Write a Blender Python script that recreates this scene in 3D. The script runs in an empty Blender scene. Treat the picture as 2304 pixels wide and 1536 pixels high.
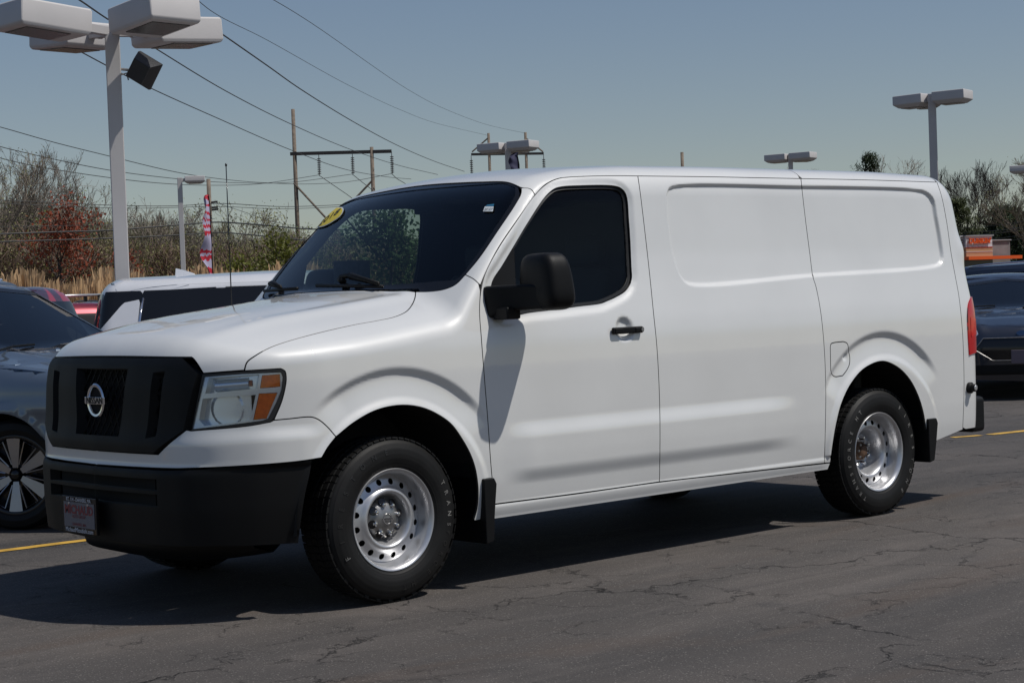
import bpy, math, random
import numpy as np
from mathutils import Vector, Matrix
from mathutils.geometry import delaunay_2d_cdt
from mathutils import noise as mnoise

S = bpy.context.scene
COL = S.collection
R = math.radians

# ------------------------------------------------------------------ camera
CAM_F, CAM_YAW, CAM_PITCH, CAM_ROLL = 3951.89, 0.7286, 0.0235, -0.0367
CAM_POS = np.array([-4.977, -7.3918, 1.3806])
def _cam_axes():
    y, p, r = CAM_YAW, CAM_PITCH, CAM_ROLL
    f = np.array([math.sin(y)*math.cos(p), math.cos(y)*math.cos(p), -math.sin(p)])
    rt = np.array([math.cos(y), -math.sin(y), 0.0]); u = np.cross(rt, f)
    c, s = math.cos(r), math.sin(r)
    return c*rt+s*u, -s*rt+c*u, f
CR, CU, CF = _cam_axes()
cam_d = bpy.data.cameras.new('camera'); cam = bpy.data.objects.new('camera', cam_d); COL.objects.link(cam)
cam_d.sensor_width = 36; cam_d.lens = CAM_F/2304*36
cam_d.clip_start = .1; cam_d.clip_end = 3000
m = Matrix(((CR[0], CU[0], -CF[0], CAM_POS[0]), (CR[1], CU[1], -CF[1], CAM_POS[1]),
            (CR[2], CU[2], -CF[2], CAM_POS[2]), (0, 0, 0, 1)))
cam.matrix_world = m
S.camera = cam

# ------------------------------------------------------------------ sky, sun, exposure
SUN = np.array([.35, -.50, 1.0]); SUN = SUN/np.linalg.norm(SUN)
w = bpy.data.worlds.new('World'); S.world = w; w.use_nodes = True
nt = w.node_tree; bg = nt.nodes['Background']
sky = nt.nodes.new('ShaderNodeTexSky'); sky.sky_type = 'NISHITA'; sky.sun_disc = False
sky.sun_elevation = math.asin(SUN[2]); sky.sun_rotation = math.atan2(SUN[0], SUN[1])
sky.air_density = 1.0; sky.dust_density = .45; sky.ozone_density = 1.0; sky.altitude = 0
hs = nt.nodes.new('ShaderNodeHueSaturation'); hs.inputs['Saturation'].default_value = 1.24; hs.inputs['Hue'].default_value = .512
nt.links.new(sky.outputs[0], hs.inputs['Color'])
gm = nt.nodes.new('ShaderNodeGamma'); gm.inputs[1].default_value = .70      # softens the fall-off from horizon to zenith
nt.links.new(hs.outputs[0], gm.inputs[0]); nt.links.new(gm.outputs[0], bg.inputs[0]); bg.inputs[1].default_value = .110
sd = bpy.data.lights.new('sun', 'SUN'); so = bpy.data.objects.new('sun', sd); COL.objects.link(so)
sd.energy = 3.5; sd.angle = R(.55); sd.color = (1, .965, .91)
so.rotation_euler = Vector(SUN).to_track_quat('Z', 'Y').to_euler()
so.location = (0, -5, 30)
S.view_settings.view_transform = 'Standard'; S.view_settings.look = 'None'
S.view_settings.exposure = -0.02; S.view_settings.gamma = 1; S.view_settings.use_curve_mapping = False

# ------------------------------------------------------------------ rays
def ray(px, py):
    return CF + (px-1152)/CAM_F*CR - (py-768)/CAM_F*CU
def at(px, py, D):            # point seen at this pixel, D metres deep
    return CAM_POS + D*ray(px, py)
def on_ground(px, D, z=0.0):  # ground point in the column px at depth D
    a = ray(px, 0); b = ray(px, 768) - a
    t = ((z-CAM_POS[2])/D - a[2])/b[2]
    return CAM_POS + D*(a+t*b)
def ground_px(px, py, z=0.0):
    d = ray(px, py); return CAM_POS + d*(z-CAM_POS[2])/d[2]

# ------------------------------------------------------------------ materials
MATS = {}
def newmat(name):
    mt = bpy.data.materials.new(name); mt.use_nodes = True; MATS[name] = mt
    return mt, mt.node_tree, mt.node_tree.nodes['Principled BSDF']
def setp(b, **k):
    nm = dict(rough='Roughness', metal='Metallic', coat='Coat Weight', coatr='Coat Roughness', spec='Specular IOR Level', trans='Transmission Weight', alpha='Alpha')
    for a, v in k.items(): b.inputs[nm[a]].default_value = v
def N(nt, t, **k):
    n = nt.nodes.new(t)
    for a, v in k.items():
        if a in n.inputs: n.inputs[a].default_value = v
        else: setattr(n, a, v)
    return n
def mat(name, col, rough=.5, var=0, vscale=3., bump=0, bscale=60., **k):
    if name in MATS: return MATS[name]
    mt, nt, b = newmat(name); setp(b, rough=rough, **k)
    b.inputs['Base Color'].default_value = (*col, 1)
    if var or bump:
        tc = N(nt, 'ShaderNodeTexCoord')
    if var:
        nz = N(nt, 'ShaderNodeTexNoise', Scale=vscale, Detail=6.); nt.links.new(tc.outputs['Object'], nz.inputs['Vector'])
        cr = N(nt, 'ShaderNodeMix', data_type='RGBA'); cr.inputs[6].default_value = (*[c*(1-var) for c in col], 1); cr.inputs[7].default_value = (*[min(1, c*(1+var)) for c in col], 1)
        mp = N(nt, 'ShaderNodeMapRange'); mp.inputs[1].default_value = .3; mp.inputs[2].default_value = .7
        nt.links.new(nz.outputs[0], mp.inputs[0]); nt.links.new(mp.outputs[0], cr.inputs[0]); nt.links.new(cr.outputs[2], b.inputs['Base Color'])
    if bump:
        nb = N(nt, 'ShaderNodeTexNoise', Scale=bscale, Detail=3.); nt.links.new(tc.outputs['Object'], nb.inputs['Vector'])
        bp = N(nt, 'ShaderNodeBump', Strength=bump, Distance=.002); nt.links.new(nb.outputs[0], bp.inputs['Height']); nt.links.new(bp.outputs[0], b.inputs['Normal'])
    return mt
def paint(name, col, metal=0., rough=.42, dirt=.0):
    if name in MATS: return MATS[name]
    mt, nt, b = newmat(name); setp(b, rough=rough, metal=metal, coat=1., coatr=.03); b.inputs['Coat IOR'].default_value = 1.65
    tc = N(nt, 'ShaderNodeTexCoord'); nz = N(nt, 'ShaderNodeTexNoise', Scale=1.7, Detail=7.)
    nt.links.new(tc.outputs['Object'], nz.inputs['Vector'])
    mx = N(nt, 'ShaderNodeMix', data_type='RGBA')
    mx.inputs[6].default_value = (*col, 1); mx.inputs[7].default_value = (*[c*(.93-dirt) for c in col], 1)
    mp = N(nt, 'ShaderNodeMapRange'); mp.inputs[1].default_value = .4; mp.inputs[2].default_value = .75
    nt.links.new(nz.outputs[0], mp.inputs[0]); nt.links.new(mp.outputs[0], mx.inputs[0])
    nt.links.new(mx.outputs[2], b.inputs['Base Color'])
    # faint orange-peel in the clear coat
    n2 = N(nt, 'ShaderNodeTexNoise', Scale=9., Detail=2.); nt.links.new(tc.outputs['Object'], n2.inputs['Vector'])
    bp = N(nt, 'ShaderNodeBump', Strength=.05, Distance=.01); nt.links.new(n2.outputs[0], bp.inputs['Height']); nt.links.new(bp.outputs[0], b.inputs['Coat Normal'])
    return mt
def glass(name, tint, refl=1., ior=1.5):
    if name in MATS: return MATS[name]
    mt = bpy.data.materials.new(name); mt.use_nodes = True; MATS[name] = mt; nt = mt.node_tree; nt.nodes.clear()
    out = N(nt, 'ShaderNodeOutputMaterial'); tr = N(nt, 'ShaderNodeBsdfTransparent'); tr.inputs[0].default_value = (*tint, 1)
    gl = N(nt, 'ShaderNodeBsdfGlossy'); gl.inputs['Roughness'].default_value = .01; gl.inputs[0].default_value = (refl, refl, refl, 1)
    fr = N(nt, 'ShaderNodeFresnel'); fr.inputs[0].default_value = ior
    mx = N(nt, 'ShaderNodeMixShader')
    nt.links.new(fr.outputs[0], mx.inputs[0]); nt.links.new(tr.outputs[0], mx.inputs[1]); nt.links.new(gl.outputs[0], mx.inputs[2]); nt.links.new(mx.outputs[0], out.inputs[0])
    return mt
WHITE = paint('white_paint', (.70, .70, .682))
BLACKP = mat('black_plastic', (.0045, .0045, .0048), .52, bump=.3, bscale=400., spec=.22)
BLACKG = mat('gloss_black', (.008, .008, .009), .12)
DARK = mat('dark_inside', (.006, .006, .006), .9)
SEAL_SHADE = mat('rubber_and_gap_shade', (.01, .01, .01), .5)
RUBBER = mat('tyre_rubber', (.009, .0088, .0086), .58, spec=.25, var=.25, vscale=9., bump=.3, bscale=200.)
CHROME = mat('chrome', (.75, .76, .78), .08, metal=1.)
STEEL = mat('steel_silver', (.56, .56, .57), .34, var=.10, vscale=14., metal=.72)
STEELD = mat('dull_steel', (.33, .32, .31), .38, var=.3, vscale=20., metal=.9)
RUST = mat('rusty_hub', (.10, .055, .03), .8, var=.5, vscale=40.)
AMBER = mat('amber_lens', (1., .23, .010), .3, coat=.2, spec=.2, var=.15, vscale=60.)
REDL = mat('red_lens', (.45, .006, .008), .10, coat=.6)
CHARCOAL = mat('interior_grey', (.045, .047, .05), .75, var=.1)
GLASSW = glass('windscreen_glass', (.70, .81, .78), ior=1.42)
GLASSD = glass('door_glass', (.50, .55, .53), ior=1.30)
GLASSC = glass('clear_lens', (.98, .985, .99))
REFL = mat('reflector', (.66, .73, .83), .2, metal=.65)
MIRG = mat('mirror_glass', (.9, .9, .9), .02, metal=1.)

# ------------------------------------------------------------------ objects
def finish(o, name, parent):
    COL.objects.link(o)
    if parent is not None: o.parent = parent
    return o
def mk(name, V, F, mt, parent=None, smooth=False, nrm=None, loc=None, rot=None):
    me = bpy.data.meshes.new(name)
    V = np.asarray(V, dtype=float).reshape(-1, 3)
    me.from_pydata(V.tolist(), [], [tuple(int(i) for i in f) for f in F])
    me.validate(clean_customdata=False)
    if mt is not None: me.materials.append(mt)
    if smooth: me.polygons.foreach_set('use_smooth', [True]*len(me.polygons))
    if nrm is not None and len(nrm) == len(me.vertices):
        me.normals_split_custom_set_from_vertices([tuple(n) for n in nrm])
    me.update()
    o = bpy.data.objects.new(name, me)
    if loc is not None: o.location = loc
    if rot is not None: o.rotation_euler = rot
    return finish(o, name, parent)
def thing(name, label, cat, loc=(0, 0, 0), rz=0., group=None):
    o = bpy.data.objects.new(name, None); COL.objects.link(o); o.empty_display_size = .3
    o.location = [float(c) for c in loc]; o.rotation_euler = (0, 0, rz); tag(o, label, cat, group); return o
def tag(o, label=None, cat=None, group=None, kind=None):
    if label: o['label'] = label
    if cat: o['category'] = cat
    if group: o['group'] = group
    if kind: o['kind'] = kind
    return o
def mirror_y(o, parent=None):
    c = o.copy(); COL.objects.link(c); c.scale = (1, -1, 1); c.location = (o.location.x, -o.location.y, o.location.z)
    for ch in o.children:
        d = ch.copy(); COL.objects.link(d); d.parent = c
    return c
class MB:                      # gathers simple solids into one mesh
    def __init__(s): s.V = []; s.F = []; s.n = 0
    def add(s, V, F):
        s.V.append(np.asarray(V, float)); s.F += [tuple(i+s.n for i in f) for f in F]; s.n += len(V); return s
    def box(s, c, h, ax=None, taper=1.):
        c = np.array(c, float); ax = np.eye(3) if ax is None else np.array(ax, float)
        V = []
        for k in (-1, 1):
            tp = taper if k > 0 else 1.
            for i, j in ((-1, -1), (1, -1), (1, 1), (-1, 1)): V.append(c+i*h[0]*tp*ax[0]+j*h[1]*tp*ax[1]+k*h[2]*ax[2])
        return s.add(V, [(3, 2, 1, 0), (4, 5, 6, 7), (0, 1, 5, 4), (1, 2, 6, 5), (2, 3, 7, 6), (3, 0, 4, 7)])
    def tube(s, pts, rad, n=8, cap=True, up=None):
        pts = np.array(pts, float); m_ = len(pts); rad = np.broadcast_to(rad, (m_,)).astype(float)
        T = np.gradient(pts, axis=0); T /= np.linalg.norm(T, axis=1)[:, None]+1e-12
        a = np.array([0, 0, 1.]) if up is None else np.array(up, float)
        if abs(T[0]@a) > .9: a = np.array([1., 0, 0])
        V = []; u = a
        for i in range(m_):
            u = u-(u@T[i])*T[i]; u /= np.linalg.norm(u); v = np.cross(T[i], u)
            for k in range(n):
                t = 2*math.pi*(k+.5)/n; V.append(pts[i]+rad[i]*(math.cos(t)*u+math.sin(t)*v))
        F = [(i*n+k, i*n+(k+1) % n, (i+1)*n+(k+1) % n, (i+1)*n+k) for i in range(m_-1) for k in range(n)]
        if cap: F += [tuple(range(n))[::-1], tuple((m_-1)*n+k for k in range(n))]
        return s.add(V, F)
    def lathe(s, prof, c, axis, n=48, closed=False, e1=None):
        # prof: (radius, height along axis)
        c = np.array(c, float); a = np.array(axis, float); a /= np.linalg.norm(a)
        e = np.array([1., 0, 0]) if abs(a[0]) < .9 else np.array([0, 0, 1.]); e = e-(e@a)*a; e /= np.linalg.norm(e); g = np.cross(a, e)
        V = []
        for r_, h_ in prof:
            for k in range(n):
                t = 2*math.pi*k/n; V.append(c+h_*a+r_*(math.cos(t)*e+math.sin(t)*g))
        m_ = len(prof); rng = range(m_) if closed else range(m_-1)
        F = [(i*n+k, i*n+(k+1) % n, ((i+1) % m_)*n+(k+1) % n, ((i+1) % m_)*n+k) for i in rng for k in range(n)]
        return s.add(V, F)
    def mk(s, name, mt, parent=None, smooth=False, **k):
        return mk(name, np.concatenate(s.V), s.F, mt, parent, smooth, **k)
def bevel(o, wd, seg=2, ang=35):
    b = o.modifiers.new('bevel', 'BEVEL'); b.width = wd; b.segments = seg; b.limit_method = 'ANGLE'; b.angle_limit = R(ang)
    b.harden_normals = True
    o.data.polygons.foreach_set('use_smooth', [True]*len(o.data.polygons)); return o
def autosmooth(o, ang=40):
    me = o.data; me.polygons.foreach_set('use_smooth', [True]*len(me.polygons))
    me.set_sharp_from_angle(angle=R(ang)); return o
_TXT = {}
def text_mesh(txt, size, depth=.001, shear=0., bold=0.):
    """text as (verts, faces) in its own xy plane, centred"""
    key = (txt, size, depth, shear, bold)
    if key in _TXT: return _TXT[key]
    cu = bpy.data.curves.new('t', 'FONT'); cu.body = txt; cu.size = size; cu.extrude = depth; cu.shear = shear; cu.offset = bold; cu.resolution_u = 3
    cu.align_x = 'CENTER'; cu.align_y = 'CENTER'
    o = bpy.data.objects.new('t', cu); COL.objects.link(o)
    dg = bpy.context.evaluated_depsgraph_get(); me = bpy.data.meshes.new_from_object(o.evaluated_get(dg))
    V = np.array([v.co[:] for v in me.vertices]); F = [tuple(p.vertices) for p in me.polygons]
    bpy.data.objects.remove(o); bpy.data.curves.remove(cu); bpy.data.meshes.remove(me)
    _TXT[key] = (V, F); return V, F

# ------------------------------------------------------------------ smooth tables and implicit surface helpers
def tab(xs, ys, sig):
    xs = np.array(xs, float); ys = np.array(ys, float)
    h = .002; g = np.arange(xs[0]-6*sig, xs[-1]+6*sig, h)
    sl0 = (ys[1]-ys[0])/(xs[1]-xs[0]); sl1 = (ys[-1]-ys[-2])/(xs[-1]-xs[-2])
    v = np.interp(g, xs, ys); v = np.where(g < xs[0], ys[0]+sl0*(g-xs[0]), v); v = np.where(g > xs[-1], ys[-1]+sl1*(g-xs[-1]), v)
    k = np.exp(-.5*(np.arange(-4*sig, 4*sig+h/2, h)/sig)**2); k /= k.sum()
    pad = len(k)//2; vv = np.concatenate([v[0]+(np.arange(-pad, 0))*(v[1]-v[0]), v, v[-1]+np.arange(1, pad+1)*(v[-1]-v[-2])])
    v = np.convolve(vv, k, 'valid')[:len(g)]
    return lambda q: np.interp(q, g, v)
def sst(x, a, b):
    t = np.clip((x-a)/(b-a), 0, 1); return t*t*(3-2*t)
def smax(a, b, k):
    h = np.maximum(k-np.abs(a-b), 0)/k; return np.maximum(a, b)+h*h*k*.25
def smin(a, b, k): return -smax(-a, -b, k)
def march(f, O, D, it=70):
    O = np.atleast_2d(O); D = np.broadcast_to(D, O.shape); t = np.zeros(len(O))
    for _ in range(it):
        v = f(O+t[:, None]*D); t = np.clip(t+.85*v, -5, 20)
    for _ in range(3):
        e = 1e-3; v = f(O+t[:, None]*D); g = (f(O+(t+e)[:, None]*D)-v)/e
        g = np.where(np.abs(g) < .08, -.08, g); t = t-np.clip(v/g, -.01, .01)
    return O+t[:, None]*D
def gradn(f, P, e=.004):
    g = np.stack([f(P+e*np.eye(3)[i])-f(P-e*np.eye(3)[i]) for i in range(3)], 1)
    return g/(np.linalg.norm(g, axis=1)[:, None]+1e-12)
def catmull(pts, n=12):
    P = np.array(pts, float)
    if len(P) < 3: return np.array([P[0]+(P[-1]-P[0])*t for t in np.linspace(0, 1, n*2)])
    Q = np.vstack([2*P[0]-P[1], P, 2*P[-1]-P[-2]]); out = []
    for i in range(1, len(Q)-2):
        p0, p1, p2, p3 = Q[i-1:i+3]
        # centripetal
        t1 = np.linalg.norm(p1-p0)**.5+1e-9; t2 = t1+np.linalg.norm(p2-p1)**.5+1e-9; t3 = t2+np.linalg.norm(p3-p2)**.5+1e-9
        for t in np.linspace(t1, t2, n, endpoint=False):
            A1 = (t1-t)/t1*p0+t/t1*p1; A2 = (t2-t)/(t2-t1)*p1+(t-t1)/(t2-t1)*p2; A3 = (t3-t)/(t3-t2)*p2+(t-t2)/(t3-t2)*p3
            B1 = (t2-t)/t2*A1+t/t2*A2; B2 = (t3-t)/(t3-t1)*A2+(t-t1)/(t3-t1)*A3
            out.append((t2-t)/(t2-t1)*B1+(t-t1)/(t2-t1)*B2)
    out.append(P[-1]); return np.array(out)
def resample(P, s):
    d = np.linalg.norm(np.diff(P, axis=0), axis=1); L = np.concatenate([[0], np.cumsum(d)])
    n = max(1, int(round(L[-1]/s))); t = np.linspace(0, L[-1], n+1)
    return np.stack([np.interp(t, L, P[:, i]) for i in range(P.shape[1])], 1)
def area2(P): return .5*np.sum(P[:, 0]*np.roll(P[:, 1], -1)-np.roll(P[:, 0], -1)*P[:, 1])
def inset2(P, d, skip=None):
    if d == 0: return P
    if area2(P) < 0: d = -d
    a = P-np.roll(P, 1, 0); b = np.roll(P, -1, 0)-P
    a /= np.linalg.norm(a, axis=1)[:, None]+1e-12; b /= np.linalg.norm(b, axis=1)[:, None]+1e-12
    na = np.stack([-a[:, 1], a[:, 0]], 1); nb = np.stack([-b[:, 1], b[:, 0]], 1)
    n = na+nb; n /= np.maximum(np.linalg.norm(n, axis=1)[:, None], .5)
    c = np.clip(np.sum(n*na, 1), .5, 1)
    Q = P+n*(d/c)[:, None]
    if skip is not None: Q[skip] = P[skip]
    return Q
def inside(P, poly):
    x, y = P[:, 0], P[:, 1]; c = np.zeros(len(P), bool); n = len(poly)
    for i in range(n):
        x0, y0 = poly[i]; x1, y1 = poly[(i+1) % n]
        if y0 == y1: continue
        c ^= ((y0 > y) != (y1 > y)) & (x < (x1-x0)*(y-y0)/(y1-y0)+x0)
    return c
def polydist(P, poly):
    d = np.full(len(P), 1e9); n = len(poly)
    for i in range(n):
        a = poly[i]; b = poly[(i+1) % n]; ab = b-a; t = np.clip(((P-a)@ab)/(ab@ab+1e-12), 0, 1)
        d = np.minimum(d, np.hypot(*(P-a-t[:, None]*ab).T))
    return d
def cdt(outer, holes, s):
    """outer: (n,2), holes: list of (n,2); hex grid inside, triangles out"""
    lo, hi = outer.min(0), outer.max(0)
    gx = np.arange(lo[0], hi[0], s); gy = np.arange(lo[1], hi[1], s*.866)
    G = np.array([(x+(j % 2)*s*.5, y) for j, y in enumerate(gy) for x in gx]) if len(gx) and len(gy) else np.zeros((0, 2))
    loops = [outer]+list(holes)
    if len(G):
        k = inside(G, outer)
        for h in holes: k &= ~inside(G, h)
        G = G[k]
    if len(G):
        allb = np.vstack([resample(np.vstack([l, l[:1]]), s*.5) for l in loops])
        # cell hash: keep away from the boundary
        keep = np.ones(len(G), bool); key = {}
        for b in allb: key.setdefault((int(b[0]//s), int(b[1]//s)), []).append(b)
        for i, g in enumerate(G):
            cx, cy = int(g[0]//s), int(g[1]//s)
            for ax in (-1, 0, 1):
                for ay in (-1, 0, 1):
                    for b in key.get((cx+ax, cy+ay), ()):
                        if (b[0]-g[0])**2+(b[1]-g[1])**2 < (.45*s)**2: keep[i] = False
        G = G[keep]
    V = [Vector(p) for l in loops for p in l]; E = []; st = 0
    for l in loops:
        n = len(l); E += [(st+i, st+(i+1) % n) for i in range(n)]; st += n
    V += [Vector(p) for p in G]
    r = delaunay_2d_cdt(V, E, [], 0, 1e-7)
    vs = np.array([v[:] for v in r[0]]); tri = np.array([t for t in r[2]])
    c = vs[tri].mean(1); k = inside(c, outer)
    for h in holes: k &= ~inside(c, h)
    tri = tri[k]
    # all counter-clockwise
    a = vs[tri]; cr = (a[:, 1, 0]-a[:, 0, 0])*(a[:, 2, 1]-a[:, 0, 1])-(a[:, 2, 0]-a[:, 0, 0])*(a[:, 1, 1]-a[:, 0, 1])
    tri[cr < 0] = tri[cr < 0][:, ::-1]
    return vs, tri
class Skin:
    """panels cut out of one implicit body surface"""
    def __init__(s, f): s.f = f
    def to3(s, pts):
        pts = np.array(pts, float)
        if pts.shape[1] == 2:
            D = np.array([ray(*p) for p in pts]); L = np.linalg.norm(D, axis=1)[:, None]; D = D/L
            P = march(s.f, CAM_POS+D*5.2, D, 90)
            bad = ~np.isfinite(P).all(1) | (np.linalg.norm(P-CAM_POS, axis=1) > 14)
            for i in np.where(bad)[0]:   # the ray just misses the outline: nearest point of the surface
                Q = CAM_POS+np.linspace(5.5, 14, 400)[:, None]*D[i]; v = s.f(Q); q = Q[np.argmin(v)][None]
                for _ in range(4): q = q-gradn(s.f, q)*s.f(q)[:, None]
                P[i] = q[0]
            return P
        return pts
    def outline(s, segs, ds=.012):
        out = []
        for g in segs:
            c = catmull(g) if len(g) > 2 else np.array([np.array(g[0], float)*(1-t)+np.array(g[1], float)*t for t in np.linspace(0, 1, 40)])
            p = resample(s.to3(c), ds); out.append(p[:-1])
        return np.vstack(out)
    def panel(s, name, segs, d, mt, parent, ds=.015, inset=.0025, holes=(), flange=.014, off=0., mirror=False, start=2.5, mid=False, raw=None, smooth_n=.004):
        d = np.array(d, float); d /= np.linalg.norm(d)
        e1 = np.array([1., 0, 0]) if abs(d[0]) < .8 else np.array([0, 1., 0]); e1 = e1-(e1@d)*d; e1 /= np.linalg.norm(e1); e2 = np.cross(-d, e1)
        f = s.f if off == 0 else (lambda P: s.f(P)+off)
        def flat(P3): return np.stack([P3@e1, P3@e2], 1)
        O3 = raw if raw is not None else s.outline(segs)
        O2 = flat(O3); sk = np.abs(O3[:, 1]) < .004 if mid else None
        O2 = inset2(O2, inset, sk)
        H2 = [inset2(flat(h), -inset) for h in holes]
        V2, T = cdt(O2, H2, ds)
        dep = (O3@d).min()
        P = V2[:, :1]*e1+V2[:, 1:]*e2+(dep-start)*d
        P = march(f, P, d)
        Nn = gradn(f, P, smooth_n)
        V = list(P); F = [tuple(t) for t in T]; NN = list(Nn)
        if flange:
            cnt = {}
            for t in T:
                for a, b in ((t[0], t[1]), (t[1], t[2]), (t[2], t[0])): cnt[(a, b)] = 1
            be = [(a, b) for (a, b) in cnt if (b, a) not in cnt]
            mp = {}
            for a, b in be:
                if mid and abs(P[a][1]) < .006 and abs(P[b][1]) < .006: continue
                for v in (a, b):
                    if v not in mp:
                        mp[v] = len(V); V.append(P[v]); NN.append(Nn[v]*.3); V.append(P[v]-Nn[v]*flange); NN.append(Nn[v]*.3)
                F.append((mp[b], mp[a], mp[a]+1, mp[b]+1))
        o = mk(name, V, F, mt, parent, True, np.array([n/(np.linalg.norm(n)+1e-9) for n in NN]))
        if flange and mt is WHITE and len(o.data.polygons) == len(F):     # white return edge coloured dark, painting shade into the panel gaps
            o.data.materials.append(SEAL_SHADE); k_ = len(T); o.data.polygons.foreach_set('material_index', [0]*k_+[1]*(len(F)-k_))
        if mirror:
            mirror_y(o)
        return o
# ================================================================== THE VAN
# metres; x runs from the front axle to the rear, y away from the camera side, z up
RC = .385; WBASE = 3.71
_W = tab([.20, .33, .40, .50, .62, .85, 1.05, 1.18, 1.26, 1.36, 1.46, 1.60, 1.80, 1.95, 2.04, 2.3],
         [.950, .968, .980, .992, .998, 1.0, 1.0, .996, .984, .962, .941, .917, .895, .879, .869, .835], .022)
_PX = tab([-1.2, -.8, -.7, -.6, -.5, -.4, -.2, 0, 4.2, 4.5, 4.9], [.44, .17, .105, .066, .038, .018, .002, 0, 0, .006, .03], .03)
_T0 = tab([-1.1, -.95, -.88, -.8, -.6, -.4, 0, .3, .8], [1.13, 1.225, 1.262, 1.292, 1.335, 1.37, 1.415, 1.452, 1.49], .035)
_RZ = tab([.6, .95, 1.05, 1.2, 1.4, 1.8, 2.5, 4.0, 4.65, 5.], [1.93, 2.01, 2.035, 2.068, 2.095, 2.118, 2.128, 2.133, 2.120, 2.095], .05)
_X0 = tab([.1, .25, .34, .50, .672, .686, .70, .795, .85, .90, 1.05, 1.15, 1.30], [-.93, -.97, -1.0, -1.012, -1.012, -1.0, -.992, -.996, -.982, -.974, -.963, -.945, -.90], .012)
_BOW = tab([-.01, 0, .3, .5, .65, .8, .9, 1.1], [0, 0, .010, .030, .066, .150, .235, .47], .03)
_XR = tab([.2, .5, 1.3, 1.6, 1.8, 1.95, 2.2], [4.80, 4.80, 4.805, 4.80, 4.78, 4.755, 4.70], .04)

WIN = [(1157, 553), (1182, 511), (1221, 451), (1237, 433), (1250, 424), (1266, 420), (1299, 418), (1378, 418), (1396, 423), (1406, 433), (1411, 449),
       (1414, 490), (1417, 532), (1420, 600), (1421, 624), (1417, 640), (1406, 655), (1385, 668), (1365, 677), (1352, 682), (1299, 689), (1240, 697), (1190, 703), (1150, 711), (1125, 710), (1112, 702), (1105, 683), (1107, 636), (1130, 598)]
def side_xz(pts, y=-.93):   # pixels -> (x, z) on the side
    out = []
    for p in pts:
        d = ray(*p); t = (y-CAM_POS[1])/d[1]
        for _ in range(6):
            q = CAM_POS+t*d; t = (-_W(q[2])-CAM_POS[1])/d[1]
        q = CAM_POS+t*d; out.append((q[0], q[2]))
    return np.array(out)
GX0, GZ0, GH = -1.2, .1, .006
_gx = np.arange(GX0, 5.0, GH); _gz = np.arange(GZ0, 2.3, GH)
def build_features():
    X, Z = np.meshgrid(_gx, _gz); P = np.stack([X.ravel(), Z.ravel()], 1); D = np.zeros(len(P))
    # long pressed recess along the upper side
    rec = side_xz([(1500, 440), (1505, 424), (1522, 416), (1800, 417), (2060, 424), (2088, 430), (2103, 446), (2112, 490), (2121, 540), (2126, 580), (2122, 594), (2108, 601), (1825, 623), (1560, 643), (1541, 635), (1526, 610), (1514, 570), (1505, 510)])
    rec = resample(catmull(np.vstack([rec, rec[:1]])), .03)[:-1]
    k = (P[:, 0] > 1.6) & (P[:, 1] > 1.25); q = P[k]
    sd = np.where(inside(q, rec), -1, 1)*polydist(q, rec)
    D[k] -= .021*(1-sst(sd, -.020, .002))
    # step round the door window
    win = side_xz(WIN); win = resample(catmull(np.vstack([win, win[:1]])), .03)[:-1]
    k = (P[:, 0] > .3) & (P[:, 0] < 1.9) & (P[:, 1] > 1.15); q = P[k]
    sd = np.where(inside(q, win), -1, 1)*polydist(q, win)
    D[k] -= .016*(1-sst(sd, .006, .052))
    # concentric step over each wheel and the lip of the arch
    for xc in (0., WBASE):
        dx, dz = P[:, 0]-xc, P[:, 1]-RC-(.02 if xc else 0); r = np.hypot(dx, dz); ang = np.degrees(np.arctan2(dz, dx))
        fade = sst(ang, 34, 54)*(1-sst(ang, 116 if xc == 0 else 134, 133 if xc == 0 else 148))
        D += fade*(-.021)*(1-sst(r, .664, .712))*(sst(r, .50, .66)*.9+.1)
        f2 = sst(ang, -30, 0)*(1-sst(ang, 180, 205))
        D += f2*.012*(1-sst(r, .53, .575))
    # low bulge along the doors
    x, z = P.T
    fx = sst(x, .62, .86)*(1-sst(x, 2.55, 2.98))
    D += .017*fx*(1-sst(z, .70, .79))*sst(z, .475, .56)
    # shoulder of the bumper moulding below the lamp
    D += .016*(1-sst(z, .80, .865))*(1-sst(x, -.52, -.36))*sst(z, .68, .70)
    # hollow behind the door handle
    h = side_xz([(1408, 743)])[0]; r = np.hypot((x-h[0]+.005), (z-h[1]-.008)*1.02); D -= .024*(1-sst(r, .030, .072))
    # fuel flap thumb dent
    t = side_xz([(1907, 801)])[0]; r = np.hypot(x-t[0], (z-t[1])*.8); D -= .008*(1-sst(r, .010, .026))
    # rear pillar hinge swelling
    D += .022*np.exp(-((x-4.76)/.10)**2-((z-1.60)/.085)**2)
    # rounded sill under the doors
    D += .006*(1-sst(np.abs(z-.372), .014, .03))*sst(x, .5, .56)*(1-sst(x, 3.12, 3.2))
    return D.reshape(X.shape)
_FM = build_features()
def feat(x, z):
    u = np.clip((np.nan_to_num(x)-GX0)/GH, 0, _FM.shape[1]-1.001); v = np.clip((np.nan_to_num(z)-GZ0)/GH, 0, _FM.shape[0]-1.001)
    i = u.astype(int); j = v.astype(int); a = u-i; b = v-j
    return (_FM[j, i]*(1-a)+_FM[j, i+1]*a)*(1-b)+(_FM[j+1, i]*(1-a)+_FM[j+1, i+1]*a)*b
def xwind(ay, z): return .385+(z-1.46)*.965+.05*(z-1.46)**2+.105*(ay/.75)**2
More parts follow.
